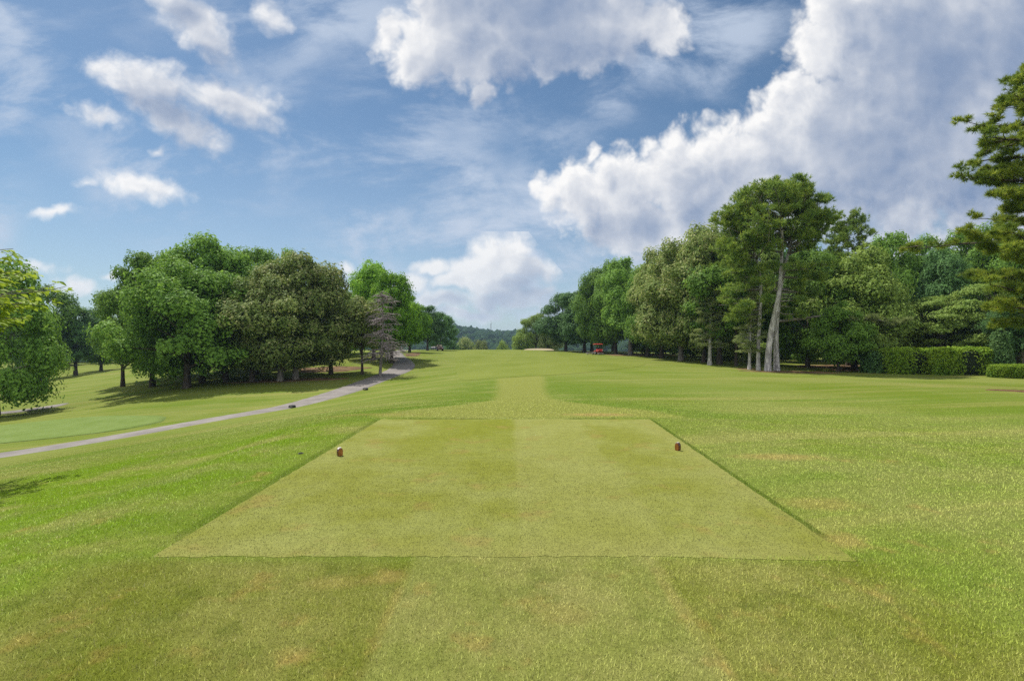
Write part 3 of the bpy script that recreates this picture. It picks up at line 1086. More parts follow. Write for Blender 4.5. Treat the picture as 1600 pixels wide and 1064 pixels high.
GL, GV, GR, GW = 'trees of the left grove', 'trees across the lower fairway', 'trees of the right tree line', 'trees deeper in the right woods'
TREES = [
    # --- left edge and lower fairway
    ('oak_tree', 'oak_low', -6, 38.5, 404, 178, 'leaf_mid', 'bark_grey', 'large dark blue-green tree cut by the left edge, trunk beside the short grey path', None),
    ('oak_tree', 'oak_round', 62, 80, 452, 110, 'leaf_mid', 'bark', 'mid green tree just right of the big left-edge tree, beyond the lower fairway', GV),
    ('oak_tree', 'oak_tall', 118, 84, 474, 80, 'leaf_blue', 'bark', 'far tree with a low dark trunk standing on the lower fairway edge', GV),
    ('oak_tree', 'oak_dense', 158, 96, 489, 70, 'leaf_mid', 'bark', 'smaller far tree between the lower fairway trees and the left grove', GV),
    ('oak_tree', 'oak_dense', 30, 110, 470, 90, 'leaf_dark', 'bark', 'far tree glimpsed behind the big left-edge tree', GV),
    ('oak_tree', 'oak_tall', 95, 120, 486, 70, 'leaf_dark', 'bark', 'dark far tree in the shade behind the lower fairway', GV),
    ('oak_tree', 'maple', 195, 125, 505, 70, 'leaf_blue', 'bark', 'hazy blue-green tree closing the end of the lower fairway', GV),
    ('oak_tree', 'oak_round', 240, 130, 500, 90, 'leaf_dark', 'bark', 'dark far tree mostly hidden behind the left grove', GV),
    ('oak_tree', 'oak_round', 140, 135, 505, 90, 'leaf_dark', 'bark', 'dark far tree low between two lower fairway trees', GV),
    # --- left grove
    ('oak_tree', 'oak_open', 192, 56, 447, 95, 'leaf_mid', 'bark', 'loose leaning tree with sky gaps at the left end of the left grove', GL),
    ('oak_tree', 'oak_dense', 238, 52, 392, 125, 'leaf_mid', 'bark', 'tall green tree second from the left end of the left grove', GL),
    ('oak_tree', 'oak_low', 292, 45.5, 402, 200, 'leaf_mid', 'bark', 'broad dark green tree with boughs sweeping down to the grass at the left grove', GL),
    ('oak_tree', 'oak_round', 316, 50, 377, 160, 'leaf_mid', 'bark', 'tallest green tree rising from the middle of the left grove', GL),
    ('oak_tree', 'oak_tall', 352, 49, 383, 125, 'leaf_mid', 'bark', 'tall green tree just right of the tallest in the left grove', GL),
    ('oak_tree', 'oak_dense', 402, 56, 386, 110, 'leaf_mid', 'bark', 'green tree top showing behind the olive trees of the left grove', GL),
    ('oak_tree', 'oak_open', 445, 58, 389, 70, 'leaf_mid', 'bark', 'small green top peeking highest above the olive crown of the left grove', GL),
    ('oak_tree', 'oak_dense', 394, 47.5, 437, 130, 'leaf_olive', 'bark', 'olive brown tree at the left side of the olive pair, grove at left', GL),
    ('oak_tree', 'oak_dense', 438, 47.5, 432, 140, 'leaf_olive', 'bark_grey', 'olive tree on the left one of two pale trunks in the left grove', GL),
    ('oak_tree', 'oak_round', 462, 48.5, 404, 175, 'leaf_olive', 'bark_grey', 'largest olive tree, rounded brown-green top, on the right pale trunk of the left grove', GL),
    ('oak_tree', 'maple', 517, 52.5, 440, 95, 'leaf_olive', 'bark', 'olive tree between the big olive crown and the thin-trunked one, left grove', GL),
    ('oak_tree', 'slim', 566, 51.5, 464, 54, 'leaf_olive', 'bark', 'small thin-trunked olive tree standing out in front beside the grey dead tree', GL),
    ('oak_tree', 'oak_round', 584, 69, 416, 105, 'leaf_bright', 'bark', 'bright green tree behind the grey dead tree, left of the path', GL),
    ('oak_tree', 'oak_dense', 612, 64, 424, 88, 'leaf_bright', 'bark', 'bright green tree leaning over the shaded bend of the cart path', GL),
    ('oak_tree', 'maple', 640, 84, 462, 58, 'leaf_bright', 'bark', 'lower bright green tree at the right end of the left grove', GL),
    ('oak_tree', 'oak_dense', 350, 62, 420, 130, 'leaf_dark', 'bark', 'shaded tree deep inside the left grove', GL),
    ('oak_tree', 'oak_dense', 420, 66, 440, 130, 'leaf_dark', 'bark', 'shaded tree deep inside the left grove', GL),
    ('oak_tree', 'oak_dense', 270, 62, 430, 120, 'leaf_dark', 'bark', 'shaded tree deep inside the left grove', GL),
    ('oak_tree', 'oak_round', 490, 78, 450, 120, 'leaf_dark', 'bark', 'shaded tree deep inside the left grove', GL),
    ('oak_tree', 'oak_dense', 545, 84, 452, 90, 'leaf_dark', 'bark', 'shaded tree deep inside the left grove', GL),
    ('oak_tree', 'oak_tall', 668, 104, 474, 52, 'leaf_blue', 'bark', 'dull green tree behind the right end of the left grove', GL),
    ('oak_tree', 'oak_round', 688, 118, 492, 52, 'leaf_dark', 'bark', 'dark rounded tree standing over the golf cart at the crest', GL),
    # --- over the crest
    ('oak_tree', 'bush', 728, 190, 526, 46, 'leaf_olive', 'bark', 'dull olive tree top showing over the crest left of centre', 'tree tops below the crest'),
    ('oak_tree', 'bush', 752, 180, 530, 30, 'leaf_olive', 'bark', 'small olive tree top just right of the other over the crest', 'tree tops below the crest'),
    ('oak_tree', 'bush', 786, 190, 531, 26, 'leaf_light', 'bark', 'light olive tree top over the crest left of the bunker', 'tree tops below the crest'),
    ('oak_tree', 'bush', 706, 170, 531, 30, 'leaf_blue', 'bark', 'low blue-green bush behind the golf cart', 'tree tops below the crest'),
    ('oak_tree', 'oak_open', 837, 142, 490, 50, 'leaf_light', 'bark', 'small loose light green tree behind the sand bunker', None),
    ('oak_tree', 'bush', 815, 150, 518, 36, 'leaf_light', 'bark', 'low light green bush left of the bunker tree', None),
    ('oak_tree', 'bush', 858, 140, 512, 40, 'leaf_olive', 'bark', 'low olive bush right of the bunker tree', None),
    # --- right tree line, far to near
    ('oak_tree', 'oak_dense', 884, 116, 457, 56, 'leaf_blue', 'bark', 'dark blue-green tree at the far end of the right tree line', GR),
    ('oak_tree', 'maple', 913, 108, 446, 56, 'leaf_blue', 'bark', 'second tree from the far end of the right tree line, deep in shade', GR),
    ('oak_tree', 'oak_round', 938, 98, 424, 56, 'leaf_mid', 'bark', 'green tree rising directly above the red mower, right tree line', GR),
    ('oak_tree', 'oak_dense', 962, 92, 408, 58, 'leaf_mid', 'bark', 'tall green tree next right of the one above the red mower', GR),
    ('oak_tree', 'oak_tall', 985, 83, 396, 66, 'leaf_mid', 'bark_grey', 'dark green tree on a short pale-footed trunk, first trunk right of the red mower', GR),
    ('oak_tree', 'oak_dense', 1012, 76, 412, 60, 'leaf_mid', 'bark', 'slender green tree left of the olive trees, right tree line', GR),
    ('oak_tree', 'oak_dense', 1034, 70, 388, 70, 'leaf_olive', 'bark', 'olive tree, the left and farther one of the olive pair, right tree line', GR),
    ('oak_tree', 'oak_dense', 1064, 62, 376, 92, 'leaf_olive', 'bark_grey', 'broad olive tree, the nearer one of the olive pair, right tree line', GR),
    ('oak_tree', 'oak_round', 1100, 58, 360, 85, 'leaf_olive', 'bark', 'tall olive tree left of the light soft pine, right tree line', GR),
    ('pine_tree', 'pine_b', 1109, 52.5, 440, 72, 'pine_soft', 'bark_pale', 'light green soft pine with a pale trunk left of the twin-trunk pine', GR),
    ('oak_tree', 'oak_tall', 1124, 54, 380, 80, 'leaf_mid', 'bark', 'dark-trunked green tree close beside the light soft pine', GR),
    ('pine_tree', 'pine_b', 1171, 46.5, 455, 62, 'pine_soft', 'bark_pale', 'short light green pine on one pale trunk just left of the twin-trunk pine', GR),
    ('pine_tree', 'pine_round', 1150, 52, 345, 80, 'pine', 'bark', 'dark pine close behind the left shoulder of the twin-trunk pine', GR),
    ('pine_tree', 'pine_round', 1325, 54, 334, 100, 'pine', 'bark', 'rounded pine right of the twin-trunk pine, above the broad maple', GR),
    ('oak_tree', 'oak_round', 1262, 52, 392, 120, 'leaf_mid', 'bark', 'mid green tree half hidden behind the twin-trunk pine', GR),
    ('maple_tree', 'oak_low', 1335, 49, 386, 160, 'leaf_light', 'bark', 'broad light green maple reaching the ground left of the hedge', GR),
    ('maple_tree', 'maple', 1310, 44.5, 470, 80, 'leaf_mid', 'bark', 'small dark-trunked tree with low leaves between twin-trunk pine and hedge', GR),
    ('oak_tree', 'oak_dense', 1392, 56, 362, 95, 'leaf_mid', 'bark', 'green tree top right of the rounded pine', GR),
    ('oak_tree', 'oak_tall', 1440, 60, 360, 90, 'leaf_mid', 'bark', 'green tree top behind the left end of the hedge', GR),
    ('oak_tree', 'oak_round', 1466, 52, 396, 100, 'leaf_blue', 'bark', 'dark blue-green tree over the middle of the hedge', GR),
    ('oak_tree', 'oak_dense', 1520, 58, 352, 105, 'leaf_mid', 'bark', 'green tree behind the big right-edge pine', GR),
    ('oak_tree', 'oak_round', 1590, 54, 370, 120, 'leaf_mid', 'bark', 'green tree at the right edge behind the big pine', GR),
    ('dogwood_tree', 'layered', 1470, 49, 462, 135, 'leaf_light', 'bark_grey', 'pale layered small tree spreading behind the middle of the hedge', GR),
    ('dogwood_tree', 'layered', 1556, 47, 440, 145, 'leaf_light', 'bark_grey', 'pale layered small tree behind the clipped cone shrub', GR),
    ('oak_tree', 'oak_tall', 1600, 42, 450, 90, 'leaf_blue', 'bark_grey', 'dark tree cut by the right edge behind the low round hedge', GR),
]
for (nm, pr, px, d, top, w_, lf, bk, lab, grp) in TREES:
    if grp == GR and nm == 'oak_tree' and px < 1200:
        w_ *= 1.5                            # crowns of the tree line run into each other
    plant(nm, pr, px, d, top, w_, lf, bk, lab, group=grp)

# deeper rows of the right woods and understorey
rnd = random.Random(4)
for k in range(26):
    px = 930 + k * 30 + rnd.uniform(-10, 10)
    front = ipl(px, [(900, 108), (985, 84), (1064, 62), (1110, 54), (1200, 48), (1310, 48), (1450, 48), (1600, 46), (1750, 44)])
    d = front + rnd.uniform(14, 34)
    tp = ipl(px, [(900, 452), (985, 420), (1064, 395), (1110, 380), (1200, 370), (1310, 380), (1450, 385), (1600, 380), (1750, 380)]) + rnd.uniform(8, 30)
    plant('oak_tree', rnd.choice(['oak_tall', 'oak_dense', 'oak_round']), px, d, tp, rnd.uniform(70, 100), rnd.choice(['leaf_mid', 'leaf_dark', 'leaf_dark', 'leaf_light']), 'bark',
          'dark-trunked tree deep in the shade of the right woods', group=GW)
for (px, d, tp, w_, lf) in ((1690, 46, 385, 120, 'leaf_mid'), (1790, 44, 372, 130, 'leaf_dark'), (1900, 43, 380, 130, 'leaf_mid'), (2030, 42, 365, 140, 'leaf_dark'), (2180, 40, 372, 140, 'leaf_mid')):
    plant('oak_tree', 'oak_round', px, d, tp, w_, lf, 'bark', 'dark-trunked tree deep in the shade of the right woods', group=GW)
for k in range(18):
    px = 1010 + k * 34 + rnd.uniform(-12, 12)
    front = ipl(px, [(900, 108), (985, 84), (1064, 62), (1110, 54), (1200, 48), (1310, 48), (1450, 48), (1600, 46), (1750, 44)])
    d = front + rnd.uniform(10, 24)
    plant('understorey_bush', 'bush', px, d, HY - rnd.uniform(-8, 22), rnd.uniform(40, 62), rnd.choice(['leaf_light', 'leaf_mid', 'leaf_light']), 'bark',
          'light green bush catching sun between the trunks of the right woods', cat='bush', group='bushes under the right woods')


# ------------------------------------------------------------------ the twin-trunk pine
def twin_pine():
    rng = np.random.default_rng(21)
    x, y, z = at(1203, 45)
    sc = 45 / FOC
    root = empty('pine_tree', (x, y, z))
    def P(px, py, dy=0.0): return np.array([(px - 1203) * sc, dy, (580 - py) * sc])
    trunks = [([(1197, 590), (1199, 560), (1203, 520), (1208, 490), (1213, 460), (1218, 430), (1221, 390), (1222, 350), (1218, 300)], -.25, .31, .08),
              ([(1217, 588), (1217, 550), (1215, 515), (1217, 482), (1220, 455), (1229, 420), (1240, 380), (1250, 340), (1258, 310)], .30, .28, .07),
              ([(1194, 588), (1194, 540), (1195, 490), (1196, 445), (1192, 410), (1186, 385), (1180, 350), (1172, 318)], .95, .19, .06)]
    crown_br = []
    lines = []
    for (pl, dy, r0, r1) in trunks:
        a = np.array([P(px, py, dy) for px, py in pl])
        s = np.linspace(0, len(a) - 1, 22)
        q = np.c_[[np.interp(s, np.arange(len(a)), a[:, k]) for k in range(3)]].T
        q[1:-1] = (q[:-2] + 2 * q[1:-1] + q[2:]) / 4
        q[:, 1] += .15 * np.sin(s * 1.3 + dy)
        T = Tubes()
        rad = r0 + (r1 - r0) * np.linspace(0, 1, 22) ** .8
        rad[0] *= 1.25; rad[1] *= 1.08
        T.tube(q, rad, 12)
        lines.append(q)
        mesh_obj('trunk', T.mesh('trunk', M['bark_pale']), root)
    T = Tubes()
    top_c = P(1213, 345)
    # the big rounded head: shell of branch tips
    nb = 100
    for k in range(nb):
        u = rng.uniform(-.25, 1.0)
        az = k * 2.39996
        rr = math.sqrt(max(0, 1 - max(u, 0) ** 2)) if u > 0 else 1 - .35 * abs(u)
        wob = 1 + .10 * math.sin(3 * az + 1) + .08 * math.sin(5 * az)
        tip = top_c + np.array([math.cos(az) * rr * 4.95 * wob, math.sin(az) * rr * 4.3 * wob, u * 4.15]) * rng.uniform(.72, 1.0)
        li = lines[0] if tip[0] < 1.2 and tip[0] > -1.5 else (lines[1] if tip[0] > 0 else lines[2])
        zi = np.clip(tip[2] - rng.uniform(.8, 2.6), 8.0, li[-1, 2])
        p0 = np.array([np.interp(zi, li[:, 2], li[:, j]) for j in range(3)])
        s = np.linspace(0, 1, 7)[:, None]
        pts = p0 + (tip - p0) * s
        pts[:, 2] += -.12 * np.sin(s[:, 0] * np.pi) * np.linalg.norm(tip - p0)
        pts[1:-1] += rng.normal(0, .10, (5, 3))
        T.tube(pts, np.linspace(.09, .02, 7), 5)
        crown_br.append((pts, rng.uniform(.6, .9), 5))
    # sparse lower boughs, thinning downward, mostly on the left
    for k in range(52):
        py = rng.uniform(375, 500)
        left = rng.random() < .60
        li = lines[2] if left else lines[0]
        zi = (580 - py) * sc
        p0 = np.array([np.interp(zi, li[:, 2], li[:, j]) for j in range(3)])
        az = (math.pi + rng.normal(0, .9)) if left else rng.normal(0, .9)
        pts = branch_line(p0, az, rng.uniform(2.0, 4.2), rng.uniform(-.2, .12), rng)
        T.tube(pts, np.linspace(.07, .02, len(pts)), 5)
        crown_br.append((pts, rng.uniform(.5, .85), 4))
    # bare dead stubs
    for (a_, b_, py, li) in ((1216, 1240, 466, 0), (1216, 1234, 478, 0), (1188, 1168, 392, 2), (1225, 1206, 365, 0)):
        zi = (580 - py) * sc
        L_ = lines[li]
        p0 = np.array([np.interp(zi, L_[:, 2], L_[:, j]) for j in range(3)])
        pts = branch_line(p0, 0 if b_ > a_ else math.pi, abs(b_ - a_) * sc * 1.15, rng.uniform(-.1, .12), rng, wob=.04)
        T.tube(pts, np.linspace(.065, .025, len(pts)), 6)
    # long low bough reaching right with soft drooping needles
    zi = (580 - 503) * sc
    p0 = np.array([np.interp(zi, lines[1][:, 2], lines[1][:, j]) for j in range(3)])
    e = P(1372, 505, -1.5)
    s = np.linspace(0, 1, 12)[:, None]
    pts = p0 + (e - p0) * s
    pts[:, 2] += .5 * np.sin(s[:, 0] * np.pi) + rng.normal(0, .05, 12)
    T.tube(pts, np.linspace(.13, .03, 12), 7)
    mesh_obj('limbs', T.mesh('limbs', M['bark_grey']), root)
    low = []
    for k in range(16):
        i = rng.integers(6, 12)
        b = branch_line(pts[i], rng.uniform(-1.3, 1.3), rng.uniform(.7, 1.9), rng.uniform(-.3, .1), rng)
        low.append((b, .5, 3))
    c = mesh_obj('crown', pine_crown('pine_tree', rng, crown_br, 14, .38, .055, 14), root)
    tag(mesh_obj('low_bough', pine_crown('pine_tree', rng, low, 16, .34, .045, 14, flat=.3, mat='pine_soft'), root), 'soft pale needles on the long low bough')
    tag(root, 'tallest pine, twin pale trunks and big rounded head, before the right woods', 'tree')


twin_pine()


# ------------------------------------------------------------------ big pine at the right edge
def edge_pine():
    rng = np.random.default_rng(8)
    d = 23.0
    x, y, z = at(1660, d)
    root = empty('pine_tree', (x, y, z))
    sc = d / FOC
    H = (HY - 60) * sc + EYE - z
    T = Tubes()
    hs = np.linspace(0, 1, 14)
    tp = np.c_[.25 * np.sin(hs * 3), .2 * np.sin(hs * 2.2), -.4 + (H + .2) * hs]
    tr = .34 * (1 - hs * .9); tr[0] *= 1.3
    T.tube(tp, tr, 12)
    mesh_obj('trunk', T.mesh('trunk', M['bark_grey']), root)
    T = Tubes()
    br = []
    for k in range(130):
        t = (k + .5) / 130
        zz = 3.4 + (H - 3.7) * t
        az = k * 2.4 + rng.normal(0, .3)
        # reach by height: long middle boughs, narrow notch, wide head
        py = HY - (zz + z - EYE) / sc
        reach = ipl(py, [(60, 1.2), (120, 2.6), (160, 3.6), (200, 4.0), (235, 3.2), (270, 4.6), (310, 5.4), (350, 5.0), (390, 4.6), (430, 4.0), (480, 2.6), (540, 1.6)])
        if py > 500 or rng.random() < (.10 if py < 440 else .5):
            continue
        L_ = reach * (1.02 if 270 < py < 420 else .82) * rng.choice([.35, .6, 1.0, 1.12]) * rng.uniform(.85, 1.0)
        p0 = np.array([np.interp(zz, tp[:, 2], tp[:, 0]), np.interp(zz, tp[:, 2], tp[:, 1]), zz - .18 * L_])
        pts = branch_line(p0, az, L_, rng.uniform(.02, .28), rng, 8, .03)
        T.tube(pts, np.linspace(.05 + .012 * L_, .014, 8), 6)
        br.append((pts, .40, 3))
        for q in range(5):                   # side twigs with their own pads
            i = rng.integers(3, 8)
            b = branch_line(pts[i], az + rng.choice([-1, 1]) * rng.uniform(.4, 1.1), L_ * rng.uniform(.16, .34), rng.uniform(-.05, .4), rng, 5)
            T.tube(b, np.linspace(.022, .009, 5), 4)
            br.append((b, .30, 2))
    mesh_obj('limbs', T.mesh('limbs', M['bark']), root)
    mesh_obj('crown', pine_crown('pine_tree', rng, br, 13, .25, .028, 22, flat=.6, mat='pine_gold'), root)
    tag(root, 'big near pine with long layered boughs reaching in from the right edge', 'tree')


edge_pine()


# ------------------------------------------------------------------ the grey dead tree
def dead_tree():
    rng = np.random.default_rng(14)
    d = 49.0
    x, y, z = at(593, d)
    root = empty('dead_tree', (x, y, z))
    H = EYE + (HY - 452) / FOC * d - z
    T = Tubes()
    hs = np.linspace(0, 1, 10)
    tp = np.c_[.3 * np.sin(hs * 2.5), .1 * hs, -.3 + (H + .1) * hs]
    T.tube(tp, .15 * (1 - hs) + .02, 8)
    mesh_obj('trunk', T.mesh('trunk', M['bark_grey']), root)
    T = Tubes()
    for k in range(95):
        t = rng.uniform(.22, .98)
        zz = H * t
        p0 = np.array([np.interp(zz, tp[:, 2], tp[:, 0]), np.interp(zz, tp[:, 2], tp[:, 1]), zz])
        L_ = (1.0 + 1.5 * (1 - t)) * rng.uniform(.6, 1.1)
        az = rng.uniform(0, 6.28)
        b = branch_line(p0, az, L_, rng.uniform(-.35, .15), rng, 6, .06)
        T.tube(b, np.linspace(.045, .018, 6), 5)
        for q in range(8):
            i = rng.integers(1, 6)
            c = branch_line(b[i], az + rng.normal(0, .9), L_ * rng.uniform(.2, .5), rng.uniform(-.9, .2), rng, 4, .1)
            T.tube(c, np.linspace(.024, .013, 4), 4)
    mesh_obj('branches', T.mesh('branches', M['dead']), root)
    tag(root, 'grey dead tree with bare drooping twigs in front of the bright green trees', 'dead tree')


dead_tree()


# ------------------------------------------------------------------ near tree at the left edge: big soft leaves
def near_tree():
    rng = np.random.default_rng(33)
    x, y = -10.1, 8.4
    z = gz(x, y)
    root = empty('dogwood_tree', (x, y, z))
    T = Tubes()
    top = 4.5
    hs = np.linspace(0, 1, 8)
    tp = np.c_[.12 * np.sin(hs * 4), .1 * np.sin(hs * 3), -.2 + top * hs]
    T.tube(tp, .085 * (1 - hs * .8), 9)
    C, D = [], []
    for k in range(150):
        t = rng.uniform(.60, 1.0)
        p0 = np.array([np.interp(top * t, tp[:, 2], tp[:, j]) for j in range(3)])
        az = k * 2.4 + rng.normal(0, .2)
        L_ = (2.0 - .9 * max(0, t - .75) / .25) * rng.uniform(.5, 1.0)
        b = branch_line(p0, az, L_, rng.uniform(.0, .3), rng, 8, .05)
        T.tube(b, np.linspace(.02, .005, 8), 5)
        for s in np.linspace(.3, 1, 15):
            q = s * 7; i = min(int(q), 6)
            c = b[i] + (b[i + 1] - b[i]) * (q - i)
            for side in (-1, 1):
                a2 = az + side * rng.uniform(.5, 1.4)
                dv = np.array([math.cos(a2), math.sin(a2), rng.uniform(-.55, .15)])
                C.append(c + dv * .05 + rng.normal(0, .03, 3)); D.append(dv)
    mesh_obj('trunk', T.mesh('trunk', M['bark_grey']), root)
    C, D = np.array(C), unit(np.array(D))
    n = len(C)
    side = unit(np.cross(D, np.array([0, 0, 1.0]) + rng.normal(0, .35, (n, 3))))
    up = np.cross(side, D)
    L_ = rng.uniform(.11, .17, n)[:, None]
    # ovate blade with a folded midrib and drooping tip
    prof = [(0, 0), (.18, .22), (.45, .31), (.75, .20), (1.0, .0)]
    VV = []
    for (s, w_) in prof:
        ctr = C + D * L_ * s + up * L_ * (-.22 * s * s)
        VV += [ctr - side * L_ * w_ + up * L_ * w_ * .30, ctr, ctr + side * L_ * w_ + up * L_ * w_ * .30]
    V = np.stack(VV, 1).reshape(-1, 3)
    base = (np.arange(n) * 15)[:, None]
    F = []
    for k in range(4):
        a = k * 3
        for j in (0, 1):
            F.append(base + np.array([[a + j, a + j + 1, a + j + 4, a + j + 3]]))
    F = np.concatenate(F)
    mesh_obj('crown', np_mesh('crown', V, [F], M['leaf_yellow']), root)
    tag(root, 'near leafy tree with large yellow-green leaves poking in at the upper left edge', 'tree')


near_tree()


# ------------------------------------------------------------------ hedges and shrubs
def leafy_solid(name, loc, fn, n, leaf, mat, label, cat, seed, rz=0.0):
    """fn(u, v) -> (point, normal) on the clipped outline; a dark twig core fills it"""
    rng = np.random.default_rng(seed)
    p, nn = fn(rng.random(n), rng.random(n))
    jitter = rng.normal(0, leaf * .55, (n, 3))
    inset = rng.exponential(leaf * .55, n)[:, None]
    pos = p + jitter * .6 - nn * inset
    nrm = unit(nn * .7 + np.array([0, 0, .35]) + rng.normal(0, .75, (n, 3)))
    V, F = leaf_quads(pos, nrm, leaf, rng, .6)
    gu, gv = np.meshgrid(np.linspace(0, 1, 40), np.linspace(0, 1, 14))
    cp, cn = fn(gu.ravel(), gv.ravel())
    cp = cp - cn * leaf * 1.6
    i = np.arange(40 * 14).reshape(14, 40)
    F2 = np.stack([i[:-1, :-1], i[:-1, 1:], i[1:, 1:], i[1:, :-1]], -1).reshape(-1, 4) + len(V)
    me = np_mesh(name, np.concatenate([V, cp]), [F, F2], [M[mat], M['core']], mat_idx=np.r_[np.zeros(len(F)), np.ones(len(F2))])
    o = mesh_obj(name, me)
    o.location = loc
    o.rotation_euler = (0, 0, rz)
    return tag(o, label, cat)


def hedge_fn(a, b, h, e=.35, lump=.05, ph=0.0):
    """rounded clipped block: half length a, half depth b, height h"""
    def f(u, v):
        th = u * 2 * np.pi
        vv = v * 1.35
        # v<1: wall, v>1: top
        c, s = np.cos(th), np.sin(th)
        rx = np.sign(c) * np.abs(c) ** e * a
        ry = np.sign(s) * np.abs(s) ** e * b
        wall = np.clip(vv, 0, 1)
        topf = np.clip((1.35 - vv) / .35, 0, 1)
        k = np.where(vv < 1, .93 + .07 * np.sin(wall * np.pi), topf ** .5 * .93)
        zz = np.where(vv < 1, wall * h * .93, h * (.93 + .07 * (1 - topf ** 2)))
        w = 1 + lump * np.sin(th * 7 + ph + zz * 3) + lump * .7 * np.sin(th * 13 + ph * 2 - zz * 5)
        P = np.c_[rx * k * w, ry * k * w, zz * (1 + lump * .5 * np.sin(rx * 2.1 + ph) * np.cos(ry * 2.3))]
        Nn = unit(np.c_[np.sign(c) * np.abs(c) ** (2 - e) / a, np.sign(s) * np.abs(s) ** (2 - e) / b, np.zeros(len(c))] + 1e-6)
        tn = np.array([0, 0, 1.0])
        m_ = np.clip((vv - .85) / .3, 0, 1)[:, None]
        return P, unit(Nn * (1 - m_) + tn * m_)
    return f


def cone_fn(r, h):
    def f(u, v):
        th = u * 2 * np.pi
        rr = r * (1 - v) ** .55 * (1 + .08 * np.sin(th * 5 + v * 9) + .05 * np.sin(th * 9))
        P = np.c_[np.cos(th) * rr, np.sin(th) * rr, v * h]
        return P, unit(np.c_[np.cos(th), np.sin(th), np.full(len(th), .3)])
    return f


x, y, z = at(1500, 40.5)
leafy_solid('hedge', (x, y, z - .05), hedge_fn(2.75, 1.3, 2.18, .4, .025), 17000, .17, 'hedge', 'clipped hedge with sunlit yellow-green top and flat front', 'hedge', 1, R(-3))
x, y, z = at(1415, 42)
leafy_solid('shrub', (x, y, z - .05), hedge_fn(2.0, 1.5, 2.12, .5, .03, 1), 11000, .17, 'hedge_mid', 'darker green shaded rounded shrub joined to the left end of the hedge', 'shrub', 2)
x, y, z = at(1372, 43)
leafy_solid('shrub', (x, y, z - .05), hedge_fn(1.2, 1.0, 1.85, .9, .10, 2), 7000, .19, 'leaf_blue', 'loose grey-green shrub left of the dark shrub', 'shrub', 3)
x, y, z = at(1590, 37)
leafy_solid('hedge', (x, y, z - .05), hedge_fn(1.85, 1.1, .98, .8, .03, 3), 12000, .12, 'hedge', 'low clipped rounded hedge cut by the right edge', 'hedge', 4)
x, y, z = at(1563, 39.3)
leafy_solid('cone_shrub', (x, y, z - .05), cone_fn(.95, 3.6), 9000, .17, 'hedge_dark', 'dark clipped cone shrub between the two hedges', 'shrub', 5)


# ------------------------------------------------------------------ far wooded hill
def far_hill():
    hx = np.arange(-900, 701, 25.0); hy = np.arange(330, 1501, 30.0)
    X, Y = np.meshgrid(hx, hy)

    def hz(X, Y):
        az = X / Y * FOC + CX                       # bearing of each spot
        crest = ipl(az, [(300, 500), (560, 498), (690, 508), (720, 513), (760, 518.5), (800, 520), (840, 519), (900, 512), (1100, 505)])
        top = EYE + (HY - crest) / FOC * 900 - 8
        f = np.clip((Y - 330) / 570, 0, 1); f = f * f * (3 - 2 * f)
        b = np.clip((Y - 900) / 500, 0, 1)
        return -24 + (top + 24) * f - 10 * b + 3 * np.sin(X * .02 + Y * .013) * f * (1 - f) * 4

    Z = hz(X, Y)
    i = np.arange(X.size).reshape(X.shape)
    F = np.stack([i[:-1, :-1], i[:-1, 1:], i[1:, 1:], i[1:, :-1]], -1).reshape(-1, 4)
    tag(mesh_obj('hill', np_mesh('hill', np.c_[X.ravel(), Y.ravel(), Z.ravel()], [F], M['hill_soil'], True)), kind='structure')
    bm = bmesh.new()
    bmesh.ops.create_icosphere(bm, subdivisions=2, radius=1)
    sv = np.array([v.co[:] for v in bm.verts]); sf = np.array([[v.index for v in f.verts] for f in bm.faces])
    bm.free()
    rng = np.random.default_rng(77)
    n = 3600
    y = 340 + 600 * rng.random(n) ** 1.0
    x = rng.uniform(-1, 1, n) * 260 - 60 + (y - 600) * -.05
    r = rng.uniform(3.6, 6.8, n)
    z = hz(x, y)
    V = np.empty((n, len(sv), 3))
    for k in range(n):
        nz = 1 + .22 * rng.normal(size=len(sv))
        V[k] = sv * nz[:, None] * (r[k], r[k], r[k] * rng.uniform(.8, 1.15)) + (x[k], y[k], z[k] + r[k] * .85)
    F = (sf[None] + (np.arange(n) * len(sv))[:, None, None]).reshape(-1, 3)
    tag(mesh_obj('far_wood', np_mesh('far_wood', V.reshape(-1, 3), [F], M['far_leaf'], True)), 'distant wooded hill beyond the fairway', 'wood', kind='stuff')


far_hill()


# ------------------------------------------------------------------ small built things
def plain_mat(name, col, rough=.5, spec=.4, metal=0.0, var=.25, sc=12):
    m_, N, out = new_mat(name)
    tc = N.node('ShaderNodeTexCoord')
    n1 = N.noise(tc.outputs['Object'], sc, 4, .6)
    c = N.mulc(col, N.m('MULTIPLY_ADD', n1, var * 2, 1 - var))
    principled(N, out, c, N.m('MULTIPLY_ADD', n1, .2, rough - .1), spec, metal)
    return m_


M['red'] = plain_mat('red_paint', (.52, .035, .035, 1), .35, .5)
M['tyre'] = plain_mat('tyre_rubber', (.022, .022, .022, 1), .85, .2)
M['rim'] = plain_mat('wheel_rim', (.55, .52, .48, 1), .5)
M['black'] = plain_mat('black_plastic', (.025, .025, .028, 1), .5)
M['steel'] = plain_mat('dull_steel', (.30, .28, .26, 1), .5, .5, .6)
M['grey_body'] = plain_mat('dark_maroon_body', (.13, .06, .062, 1), .35, .5)
M['navy'] = plain_mat('dark_navy_body', (.035, .030, .075, 1), .35, .5)
M['white'] = plain_mat('white_plastic', (.70, .68, .66, 1), .5)
M['beige'] = plain_mat('beige_seat', (.45, .38, .30, 1), .6)
M['glass'] = plain_mat('tinted_screen', (.06, .07, .08, 1), .1, .6)
M['lamp'] = plain_mat('lamp_lens', (.75, .74, .72, 1), .2, .6)


